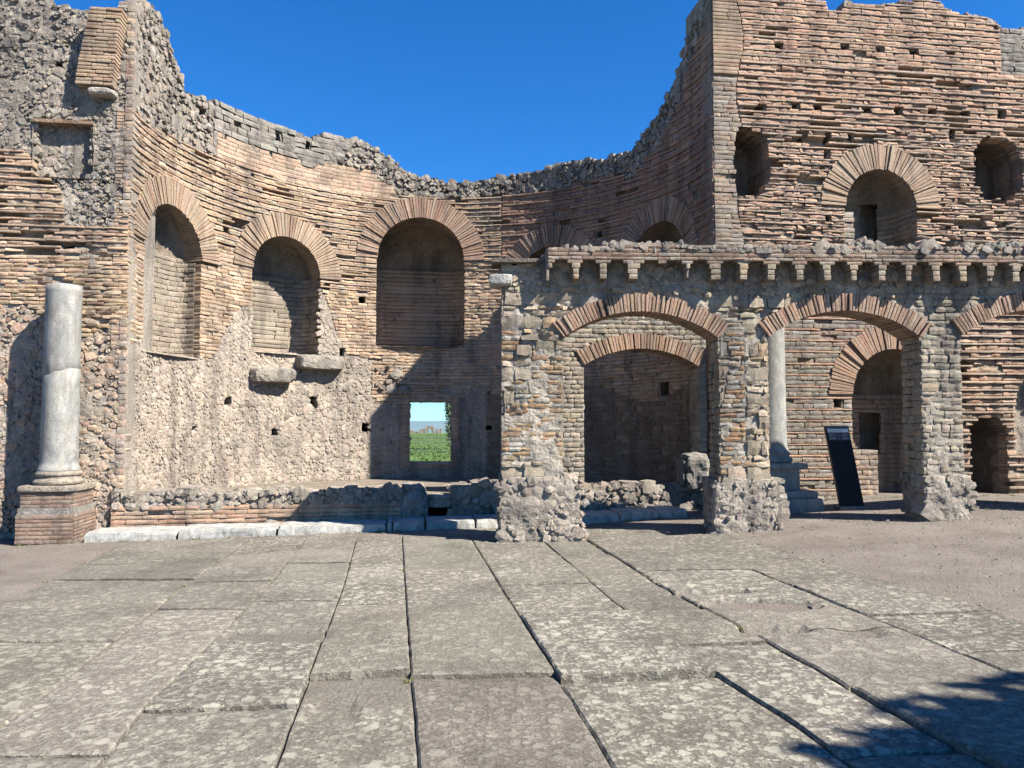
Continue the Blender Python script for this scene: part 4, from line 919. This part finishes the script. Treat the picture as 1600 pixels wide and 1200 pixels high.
# ------------------------------------------------------------------ inner arched wall behind the first bay
iw = thing('inner_arch_wall', 'grey infill wall with a brick segmental arch seen through the first arcade bay', 'wall', tuple(np.append(CC + E_ * 3.6, .2)))
m_iw = lambda u, v, w: m_fac(u, v, w + .12)
io_l, io_r = h_fac(911, 640)[0], h_fac(1088, 640)[0]
ic = h_fac(1000, 546)[1]; isv = h_fac(1000, 572)[1]
IA = Arch((io_l + io_r) / 2, (io_r - io_l) / 2, -.3, isv, ic - isv)
iu0, iu1 = h_fac(862, 600)[0], h_fac(1101, 600)[0]; it = 4.0
def in_iw(u, v, ex=0., ring=True):
    m = (u > iu0) & (u < iu1) & (v < it) & ~IA.has(u, v, ex)
    return m & ~IA.ring(u, v, .26) if ring else m
core('mortar_core', m_iw, iu0, iu1, -.2, 4.1, .045, lambda u, v: in_iw(u, v, .045, False), lambda u, v: in_iw(u, v, .045, False), .5, lambda u, v: (fbm(u * 6, v * 6, 2) - .5) * .04, lambda u, v: np.array([.31, .29, .25]) * (.7 + .55 * fbm(u * 4, v * 4, 6))[:, None], iw)
pw = Pile()
lay(pw, m_iw, iu0, iu1, .2, 4.0, lambda u, v: in_iw(u, v), [dict(h=.085, L=.17, w=-.01, wj=.012, pal=GREY[:3] + STG, rnd=.016, jit=.012, amp=.01, oval=.2, kind='stone')])
voussoirs(pw, m_iw, IA, .27, .055, .45, VOUSR, w=.03, wj=.008)
lay(pw, lambda d, v, w: m_iw(IA.uc - IA.half + w, v, -d), .02, .45, .2, IA.vs, lambda u, v: np.ones(len(u), bool), [dict(h=.1, L=.2, w=0, wj=.01, pal=STG, kind='stone')], wb=-.1)
lay(pw, lambda d, v, w: m_iw(IA.uc + IA.half - w, v, -d), .02, .45, .2, IA.vs, lambda u, v: np.ones(len(u), bool), [dict(h=.1, L=.2, w=0, wj=.01, pal=STG, kind='stone')], wb=-.1)
pw.emit(iw, {'stone': 200, 'voussoir': 60}, lambda x, y: (x > 880) & (x < 1110) & (y > 488))

# ------------------------------------------------------------------ low walls, kerb
m_low = lambda u, v, w: m_fac(u, v, w + .05)
def low_wall(name, label, x0, x1, vtop, depth, brick, base_px, seed, cat='low wall'):
    u0, u1 = h_fac(x0, 780)[0], h_fac(x1, 780)[0]; c = CC + E_ * (u0 + u1) / 2
    o = thing(name, label, cat, (c[0], c[1], 0))
    tf = lambda u: vtop + (fbm(np.asarray(u) * 2.5 + seed, 1.1) - .5) * .16
    core('mortar_core', m_low, u0, u1, -.3, vtop + .15, .05, lambda u, v: v < tf(u), lambda u, v: v < tf(u), depth, lambda u, v: (fbm(u * 5, v * 5, seed) - .5) * .12, lambda u, v: np.array([.42, .37, .31]) * (.7 + .6 * fbm(u * 4, v * 4, 6))[:, None], o, w0=-.03)
    p = Pile()
    if brick: lay(p, m_low, u0, u1, -.2, brick, lambda u, v: np.ones(len(u), bool), [dict(h=.07, L=.35, w=.03, wj=.015, pal=RED + BROWN, rnd=.012, jit=.008, amp=.01, miss=.05, er=.08)])
    rubble(p, m_low, u0, u1, brick or -.2, vtop + .2, lambda u, v: v < tf(u) + .0, .12, GREYTAN + CREAM[:2], w=.016, wj=.03, amp=.018)
    rubble(p, lambda u, d, w: m_low(u, tf(u) + w, -d), u0, u1, .05, depth, lambda u, v: np.ones(len(u), bool), .16, GREYTAN + CREAM[:2], w=-.01, wj=.025, amp=.02, wb=-.1)
    p.emit(o, 120, behind_arcade, 'rubble'); return o
low_wall('bench_wall', 'long low rubble bench along the foot of the exedra with red brick lower courses', 175, 632, .54, .7, .27, 0, 1.)
low_wall('bench_remnant', 'rough rubble block of the bench between the doorway and the first pier', 706, 800, .63, .7, 0, 0, 5.)
low_wall('bench_sill', 'broken rubble sill under the inner arch in the first bay', 900, 1108, .55, .6, 0, 0, 9.)
c = h_fac(645, 780)
bo = lump('rubble_heap', m_low, h_fac(622, 780)[0], h_fac(668, 780)[0], -.1, .62, -.5, .12, None, (.42, .38, .33), seed=3.3, n=(14, 12, 10), amp=.10, rnd=.7)
bo['label'] = 'sunlit lump of rubble at the broken end of the bench left of the threshold'; bo['category'] = 'rubble'
th_ = lump('threshold_stone', m_low, h_fac(668, 780)[0], h_fac(708, 780)[0], .2, .42, -.55, -.1, None, (.50, .46, .39), seed=8.3, n=(12, 4, 6), amp=.02, rnd=.15)
th_['label'] = 'pale flat threshold stone lying in the gap of the bench below the doorway'; th_['category'] = 'stone'
bl = lump('boulder', m_low, h_fac(1058, 740)[0], h_fac(1106, 740)[0], h_fac(1080, 768)[1], h_fac(1080, 708)[1], -.3, .25, None, (.34, .315, .28), seed=2.1, n=(14, 14, 10), amp=.10, rnd=.8)
bl['label'] = 'rounded grey lump of rubble perched on the sill against the inner arch jamb'; bl['category'] = 'boulder'

kerb = thing('marble_kerb', 'white marble kerb of long worn blocks running in front of the exedra', 'kerb', (-1.4, 12.6, -.1))
KX = [(128, 275), (276, 431), (432, 604), (605, 613), (614, 664), (665, 743), (744, 800), (905, 968), (969, 1030), (1031, 1076)]
mk = lambda u, v, w: m_fac(u, v, w + .85)
for k, (x0, x1) in enumerate(KX):
    def hk(px):
        d = ray(px, 830); n0 = CC - N_ * .85; t = (n0 @ N_) / (d[:2] @ N_); P = d[:2] * t; return float((P - CC) @ E_)
    u0, u1 = hk(x0) + .003, hk(x1) - .003; um = (u0 + u1) / 2; gz = float(g(*(CC + E_ * um - N_ * .85)))
    lump('marble_block', mk, u0, u1, gz - .12, gz + .13 + rng.normal(0, .006), -.74, rng.normal(0, .012), kerb, (.6, .6, .58), seed=k * 2.7, n=(26, 6, 8), amp=.02, mat='white_marble', rnd=.06, freq=9)

# ------------------------------------------------------------------ columns
def lathe(name, cx, cy, prof_, mat, parent, nseg=48, col=(.5, .5, .5), wob=0., topcut=None):
    V = []
    for (r, z) in prof_:
        for i in range(nseg):
            a = 2 * math.pi * i / nseg; rr = r * (1 + wob * (float(fbm(math.cos(a) * 2 + 5, math.sin(a) * 2 + 5, z * 2)) - .5))
            zz = z + (topcut(math.cos(a) * rr, math.sin(a) * rr, z) if topcut else 0); V.append((cx + rr * math.cos(a), cy + rr * math.sin(a), zz))
    Fc = []
    for k in range(len(prof_) - 1):
        for i in range(nseg): j = (i + 1) % nseg; Fc.append((k * nseg + i, k * nseg + j, (k + 1) * nseg + j, (k + 1) * nseg + i))
    Fc.append(tuple((len(prof_) - 1) * nseg + i for i in range(nseg)))
    return link_mesh(name, V, Fc, mat, parent, col, smooth=False)
def column(name, label, cx, cy, zb, zplinth, zbase, ztop, r, wide, brick, group='marble columns in front of the wall'):
    o = thing(name, label, 'column', (cx, cy, zb), group)
    zs = zbase; n = 26
    zc = zs + (ztop - zs) * .52
    prof_ = [(r * 1.12, zs), (r * 1.12, zs + .035), (r * 1.04, zs + .07)]
    for t in np.linspace(.02, 1, n):
        zz = zs + .07 + (ztop - zs - .07) * t; prof_.append((r * (1.0 - .05 * t - .01 * math.sin(t * 3)), zz))
        if brick and len(prof_) > 4 and prof_[-2][1] < zc <= zz:
            rr = prof_[-1][0]; prof_[-1:] = [(rr, zc - .2), (rr, zc - .007), (rr * .988, zc - .004), (rr * .988, zc + .004), (rr, zc + .007), (rr, zc + .2)]
            n_c = len(prof_) - 6
    if brick: prof_ = [p_ for i_, p_ in enumerate(prof_) if not (abs(p_[1] - zc) < .2 and not (n_c <= i_ < n_c + 6))]
    sh = lathe('shaft', cx, cy, prof_, 'marble', o, wob=.035, topcut=lambda x, y, z_: (-.10 * max(0, x / r) ** 2 - .02 * math.sin(x * 20)) if z_ == ztop else ((.34 * x + .012 * math.sin(x * 40)) if brick and abs(z_ - zc) < .05 else 0)); 
    for p_ in sh.data.polygons: p_.use_smooth = len(p_.vertices) == 4
    R0 = r * 1.1
    mat = 'core' if brick else 'marble'; cb = (.42, .36, .29)
    lathe('base_moulding', cx, cy, [(R0 * 1.1, zplinth), (R0 * 1.18, zplinth + .02), (R0 * 1.2, zplinth + .05), (R0 * 1.14, zplinth + .08), (R0 * 1.03, zplinth + .10), (R0 * 1.02, zplinth + .13), (R0 * 1.1, zplinth + .15), (R0 * 1.11, zplinth + .17), (R0 * 1.03, zbase - .005)], mat, o, col=cb, wob=.05)
    mpx = lambda u, v, w: (cx + E_[0] * u - N_[0] * w, cy + E_[1] * u - N_[1] * w, v)
    zm = zb + (zplinth - zb) * .42
    if brick:
        lump('pedestal_cap', mpx, -R0 * 1.4, R0 * 1.4, zplinth - .09, zplinth, -R0 * 1.4, R0 * 1.4, o, (.42, .36, .29), amp=.015, rnd=.05)
        for (nm, z0, z1, hw) in (('upper_pedestal', zm + .11, zplinth - .09, R0 * 1.28), ('lower_pedestal', zb - .1, zm, wide / 2)):
            ped = slabbox(nm, mpx, -hw + .012, hw - .012, z0, z1, -hw + .012, hw - .012, o, 'core', (.34, .27, .21))
            p = Pile()
            for k in range(4):
                a = k * math.pi / 2; ca, sa = math.cos(a), math.sin(a)
                mp4 = lambda u, v, w, ca=ca, sa=sa, hw=hw: mpx(ca * u - sa * (hw + w), v, sa * u + ca * (hw + w))
                lay(p, mp4, -hw, hw, z0, z1, lambda u, v: np.ones(len(u), bool), [dict(h=.058, L=.2, w=0, wj=.005, pal=[((.36, .25, .19), 3), ((.33, .21, .155), 3), ((.40, .32, .26), 2)], rnd=.008, jit=.004, amp=.004, gap=.01)], wb=-.05)
            p.emit(ped, 70)
        slabbox('middle_slab', mpx, -wide / 2 + .02, wide / 2 - .02, zm, zm + .11, -wide / 2 + .02, wide / 2 - .02, o, 'core', (.36, .33, .29))
    else:
        lump('pedestal_cap', mpx, -R0 * 1.5, R0 * 1.5, zplinth - .10, zplinth, -R0 * 1.5, R0 * 1.5, o, (.5, .5, .5), mat='marble', amp=.008, rnd=.05)
        lump('pedestal_die', mpx, -R0 * 1.15, R0 * 1.15, zb + .32, zplinth - .10, -R0 * 1.15, R0 * 1.15, o, (.5, .5, .5), mat='marble', amp=.006, rnd=.02)
        lump('pedestal_plinth', mpx, -wide / 2 + .06, wide / 2 - .06, zb + .2, zb + .32, -wide / 2 + .06, wide / 2 - .06, o, (.5, .5, .5), mat='marble', amp=.006, rnd=.05)
        lump('pedestal_step', mpx, -wide / 2, wide / 2, zb - .1, zb + .2, -wide / 2, wide / 2, o, (.45, .42, .38), mat='marble', amp=.01, rnd=.04)
    return o
P1 = at(96, 600, 12.07); z = lambda y, Yd: at(96, y, Yd)[2]
column('marble_column', 'broken grey white marble column on a brick pedestal in front of the left wall', P1[0], P1[1], z(842, 11.5), z(757, 11.98), z(735, 11.98), z(445, 11.98), .268, .84, True)
P2 = at(1203, 600, 13.45)
column('marble_column', 'pale marble column on a moulded stone pedestal behind the second pier', P2[0], P2[1], at(1203, 797, 13.0)[2], at(1203, 722, 13.45)[2], at(1203, 708, 13.45)[2], 3.9, .27, 1.24, False)

# ------------------------------------------------------------------ information panel
ip = at(1333, 793, 12.9); pan = thing('information_panel', 'slanted black information panel with a white heading standing in the second bay', 'sign', tuple(ip))
def m_pan(u, v, w):   # u across, v up, leaning to the left and slightly back
    u, v, w = np.broadcast_arrays(u, v, w); return ip[0] + u - .135 * v, ip[1] - w + .10 * v, ip[2] + v
pw_, ph = .385, 1.36
slabbox('panel_body', m_pan, -pw_ / 2 - .01, pw_ / 2, -.05, ph, -.07, 0, pan, 'panel')
slabbox('panel_base', m_pan, -pw_ / 2 - .06, pw_ / 2 + .05, -.06, .025, -.16, .09, pan, 'wire')
slabbox('panel_cap', m_pan, -pw_ / 2 - .005, pw_ / 2 - .005, ph - .045, ph - .002, 0.001, .004, pan, 'panel_slate')
hd = slabbox('heading_strip', m_pan, -pw_ / 2 + .015, pw_ / 2 - .02, ph - .11, ph - .05, .001, .005, pan, 'panel_white')
for r in range(3): slabbox('heading_line', m_pan, -pw_ / 2 + .03, pw_ / 2 - .05 - .04 * r, ph - .068 - .014 * r, ph - .064 - .014 * r, .0055, .0065, hd, 'panel_grey')
for (a, b) in ((-pw_ / 2 + .02, -.055), (.045, pw_ / 2 - .02)):
    tx = slabbox('text_block', m_pan, a, b, ph - .235, ph - .125, .001, .004, pan, 'panel_grey')
    slabbox('text_rule', m_pan, a, b, ph - .182, ph - .176, .0045, .006, tx, 'panel')
slabbox('picture_block', m_pan, -.045, .035, ph - .245, ph - .125, .001, .004, pan, 'panel_slate')

# ------------------------------------------------------------------ beyond the doorway
lx = np.concatenate([[-3000, -800, -200], np.linspace(-40, 30, 36), [200, 800, 3000]]); ly = np.concatenate([np.arange(20, 60, 2.), np.arange(60, 160, 8.), [165, 180, 300, 900, 3000, 9000]])
X, Y = np.meshgrid(lx, ly, indexing='ij'); Z = np.where(Y < 162, -.32 + (fbm(X * .15, Y * .15) - .5) * .3 - .0 * Y, -.32 - np.minimum(60, (Y - 162) * .05))
idx = np.arange(X.size).reshape(X.shape)
struct(link_mesh('lawn', np.stack([X, Y, Z], -1).reshape(-1, 3), np.stack([idx[:-1, :-1], idx[1:, :-1], idx[1:, 1:], idx[:-1, 1:]], -1).reshape(-1, 4), 'lawn', smooth=True))
# grass tufts where the doorway looks out
n = 9000; ty = 32 + 110 * rng.random(n) ** 1.6; tx = -.106 * ty + rng.uniform(-1, 1, n) * (.05 * ty + 1.5)
hh = rng.uniform(.05, .16, n); an = rng.uniform(0, math.pi, n); wd = rng.uniform(.02, .06, n); tz = -.32 + (fbm(tx * .15, ty * .15) - .5) * .3
V = np.stack([np.stack([tx - wd * np.cos(an), ty - wd * np.sin(an), tz], -1), np.stack([tx + wd * np.cos(an), ty + wd * np.sin(an), tz], -1), np.stack([tx + rng.normal(0, .05, n), ty + rng.normal(0, .05, n), tz + hh], -1)], 1).reshape(-1, 3)
gr = link_mesh('meadow_tufts', V, np.arange(n * 3).reshape(-1, 3), 'grass'); gr['kind'] = 'stuff'; gr['label'] = 'long green meadow grass seen through the doorway'; gr['category'] = 'grass'
# hills on the horizon
hx = np.linspace(-4000, 4000, 60); Vh = []
for x in hx:
    h = 12 + 26 * float(fbm(x * .0012 + 4, 2.2)); Vh += [(x, 7000, -70), (x, 7400, h), (x, 8200, h * .7), (x, 9000, -70)]
Fh = [(i * 4 + k, i * 4 + 4 + k, i * 4 + 5 + k, i * 4 + 1 + k) for i in range(len(hx) - 1) for k in range(3)]
struct(link_mesh('hills', Vh, Fh, 'hills', smooth=True))
# distant ruins at the edge of the meadow
def m_far(u, v, w): u, v, w = np.broadcast_arrays(u, v, w); return u, 158 - w, v
for k, (x0, x1, y0, lab) in enumerate(((622, 652, 673, 'broad low block of distant ruins at the left edge of the doorway view'), (655, 662, 671, 'small pale distant ruin stub beyond the meadow'), (664, 677, 667, 'tallest distant ruin with an arched opening beyond the meadow'), (680, 690, 670, 'distant brick ruin stub nearest the tree beyond the meadow'))):
    a, b = at(x0, 680, 158)[0], at(x1, 680, 158)[0]; t = at(x0, y0, 158)[2]
    o = thing('distant_ruin', lab, 'ruin', ((a + b) / 2, 158, -.4), 'distant ruins beyond the meadow')
    hasarch = k == 2; A = Arch((a + b) / 2, (b - a) * .28, -.5, t - .9, (b - a) * .28)
    core('wall', m_far, a, b, -.5, t + .3, .12, lambda u, v, A=A, t=t: (v < t + (fbm(u * 1.3, 4.) - .5) * .7) & ~(A.has(u, v) if hasarch else False), lambda u, v, A=A, t=t: (v < t + (fbm(u * 1.3, 4.) - .5) * .7) & ~(A.has(u, v) if hasarch else False), 1.5, lambda u, v: (fbm(u, v, 1) - .5) * .2, lambda u, v: np.array([.42, .35, .28]) * (.7 + .5 * fbm(u * 2, v * 2, 6))[:, None], o)
# wire fence across the meadow
fe = thing('wire_fence', 'thin wire fence crossing the meadow beyond the doorway', 'fence', (-4, 36, -.3))
def tube(name, pts, r, mat, parent, nseg=6):
    V = []; pts = [np.array(p, float) for p in pts]; rs = r if hasattr(r, '__len__') else [r] * len(pts)
    for i, p in enumerate(pts):
        d = pts[min(i + 1, len(pts) - 1)] - pts[max(i - 1, 0)]; d /= np.linalg.norm(d)
        a = np.cross(d, (0, 0, 1) if abs(d[2]) < .9 else (1, 0, 0)); a /= np.linalg.norm(a); b = np.cross(d, a)
        for k in range(nseg): t = 2 * math.pi * k / nseg; V.append(p + rs[i] * (math.cos(t) * a + math.sin(t) * b))
    Fc = [(i * nseg + k, i * nseg + (k + 1) % nseg, (i + 1) * nseg + (k + 1) % nseg, (i + 1) * nseg + k) for i in range(len(pts) - 1) for k in range(nseg)]
    return link_mesh(name, V, np.array(Fc), mat, parent)
for y in (684, 690, 704):
    zz = at(672, y, 36)[2]; tube('wire', [(-14, 36, zz), (-4, 36, zz - .02), (8, 36, zz)], .018, 'wire', fe)
for x in (-14, -7.0, -.6, 8): tube('post', [(x, 36, -.5), (x, 36, at(672, 683, 36)[2] + .1)], .05, 'wire', fe)

def tree(name, label, base, H, crown_c, crown_r, nl, leaf, mat, seed, trunk_r, bare=0, lean=(0, 0)):
    r = np.random.default_rng(seed); o = thing(name, label, 'tree', base); b = np.array(base, float); cc = np.array(crown_c, float); cr = np.array(crown_r, float)
    top = np.array([cc[0], cc[1], cc[2] + cr[2] * .5]); pts = [b + (top - b) * t + np.array([math.sin(t * 5) * .12, math.cos(t * 4) * .1, 0]) * t for t in np.linspace(0, 1, 8)]
    tr = tube('trunk', pts, list(np.linspace(trunk_r, trunk_r * .2, 8)), 'bark', o, 8)
    ends = []
    for i in range(16 + bare):
        s = pts[r.integers(2, 7)]; d = r.normal(0, 1, 3); d /= np.linalg.norm(d); e = cc + d * cr * (r.uniform(.6, .95) if i < 16 else r.uniform(1.0, 1.35)); e[2] = max(e[2], s[2] + .1)
        m = (s + e) / 2 + r.normal(0, .12, 3); tube('limb', [s, m, e], [trunk_r * .3, trunk_r * .16, trunk_r * .04], 'bark', tr, 5); ends += [e, m]
    k = r.integers(0, len(ends), nl); E2 = np.array(ends)[k]
    d = r.normal(0, 1, (nl, 3)); d /= np.linalg.norm(d, axis=1)[:, None]; P = np.where(r.random((nl, 1)) < .7, E2 + r.normal(0, 1, (nl, 3)) * cr * .17, cc + d * cr * r.random((nl, 1)) ** .4)
    a = r.normal(0, 1, (nl, 3)); a /= np.linalg.norm(a, axis=1)[:, None]; b2 = np.cross(a, r.normal(0, 1, (nl, 3))); b2 /= np.linalg.norm(b2, axis=1)[:, None]; s = leaf * r.uniform(.6, 1.4, (nl, 1))
    V = np.stack([P - a * s, P + b2 * s * .45, P + a * s, P - b2 * s * .45], 1).reshape(-1, 3)
    cw = link_mesh('crown', V, np.arange(nl * 4).reshape(-1, 4), mat, o); return o
tb_ = at(703, 676, 60)
tree('field_tree', 'grey green tree with bare side branches at the right edge of the doorway view', (tb_[0] + .2, 60, -.4), 6, (tb_[0] + .15, 60, 2.3), (.55, .8, 2.6), 2600, .10, 'greyleaf', 4, .12, bare=14)
tree('shade_tree', 'broad leafy tree standing right of the camera that shades the paving corner', (9.8, -1.4, 0), 9, (9.45, -1.28, 7.0), (2.05, 1.95, 1.2), 60000, .21, 'leaf', 9, .22)

# ------------------------------------------------------------------ loose pebbles
n = 9000; px_ = np.concatenate([rng.uniform(3.2, 9, n // 2), rng.uniform(-7.5, 8.5, n // 2)]); py_ = np.concatenate([rng.uniform(6.5, 13.5, n // 2), rng.uniform(10.9, 12.2, n // 2)])
k = (px_ > jx(len(J) - 1, py_)) | (px_ < jx(0, py_)) | (py_ > 11.3); px_, py_ = px_[k], py_[k]; n = len(px_); sz = rng.lognormal(-5.0, .45, n)
oct_ = np.array([(1, 0, 0), (0, 1, 0), (-1, 0, 0), (0, -1, 0), (0, 0, .7), (0, 0, -.5)], float); OF = np.array([(0, 1, 4), (1, 2, 4), (2, 3, 4), (3, 0, 4), (1, 0, 5), (2, 1, 5), (3, 2, 5), (0, 3, 5)])
V = oct_[None] * sz[:, None, None] * rng.uniform(.6, 1.3, (n, 6, 1)) + np.stack([px_, py_, g(px_, py_) + sz * .25], -1)[:, None]
pe = link_mesh('loose_pebbles', V.reshape(-1, 3), (OF[None] + (np.arange(n) * 6)[:, None, None]).reshape(-1, 3), 'masonry', None, np.repeat(pal(n, GREYTAN), 6, 0)); pe['kind'] = 'stuff'; pe['label'] = 'loose pebbles scattered over the gravel and along the wall foot'; pe['category'] = 'pebbles'

# dry weeds in the joints and along the wall foot
spots = []
for _ in range(70):
    i_ = int(rng.integers(0, len(J))); yw = rng.uniform(3.6, 11.5); spots.append((float(jx(i_, yw)) + rng.normal(0, .02), yw, .035))
for _ in range(90):
    xw = rng.uniform(-7.5, 9.5); spots.append((xw, float(kerb_y(xw)) - .04 if xw < 3 else 13.5 + xw * .1, .06))
for _ in range(40): spots.append((rng.uniform(4, 9.5), rng.uniform(11.0, 13.6), .05))
V = []
for (x, y, h) in spots:
    for _ in range(14):
        a = rng.uniform(0, 6.28); r_ = rng.uniform(0, .04); bx, by = x + r_ * math.cos(a), y + r_ * math.sin(a); z0 = float(g(bx, by)) - .02; hh = h * rng.uniform(.4, 1.3)
        V += [(bx - .004, by, z0), (bx + .004, by, z0), (bx + rng.normal(0, h * .5), by + rng.normal(0, h * .5), z0 + hh)]
wd_ = link_mesh('dry_weeds', V, np.arange(len(V)).reshape(-1, 3), 'dryweed'); wd_['kind'] = 'stuff'; wd_['label'] = 'sparse dry weeds in the paving joints and at the wall foot'; wd_['category'] = 'weeds'

# ------------------------------------------------------------------ haze over the far plain
hz = bpy.data.materials.new('clear_air'); hz.use_nodes = True; hn = hz.node_tree.nodes; hn.remove(hn['Principled BSDF'])
pv = hn.new('ShaderNodeVolumePrincipled'); pv.inputs['Color'].default_value = (.5, .75, 1.0, 1); pv.inputs['Density'].default_value = 6e-5; pv.inputs['Anisotropy'].default_value = 0.1
hz.node_tree.links.new(pv.outputs[0], hn['Material Output'].inputs['Volume']); M['haze'] = hz
Pz = [(x, y, z_) for x in (-4200, 4200) for y in (-3100, 9200) for z_ in (-76, 48)]
ho = link_mesh('haze', Pz, [(0, 1, 3, 2), (4, 6, 7, 5), (0, 4, 5, 1), (2, 3, 7, 6), (0, 2, 6, 4), (1, 5, 7, 3)], 'haze'); ho['kind'] = 'stuff'; ho['label'] = 'thin blue haze over the far plain'; ho['category'] = 'haze'
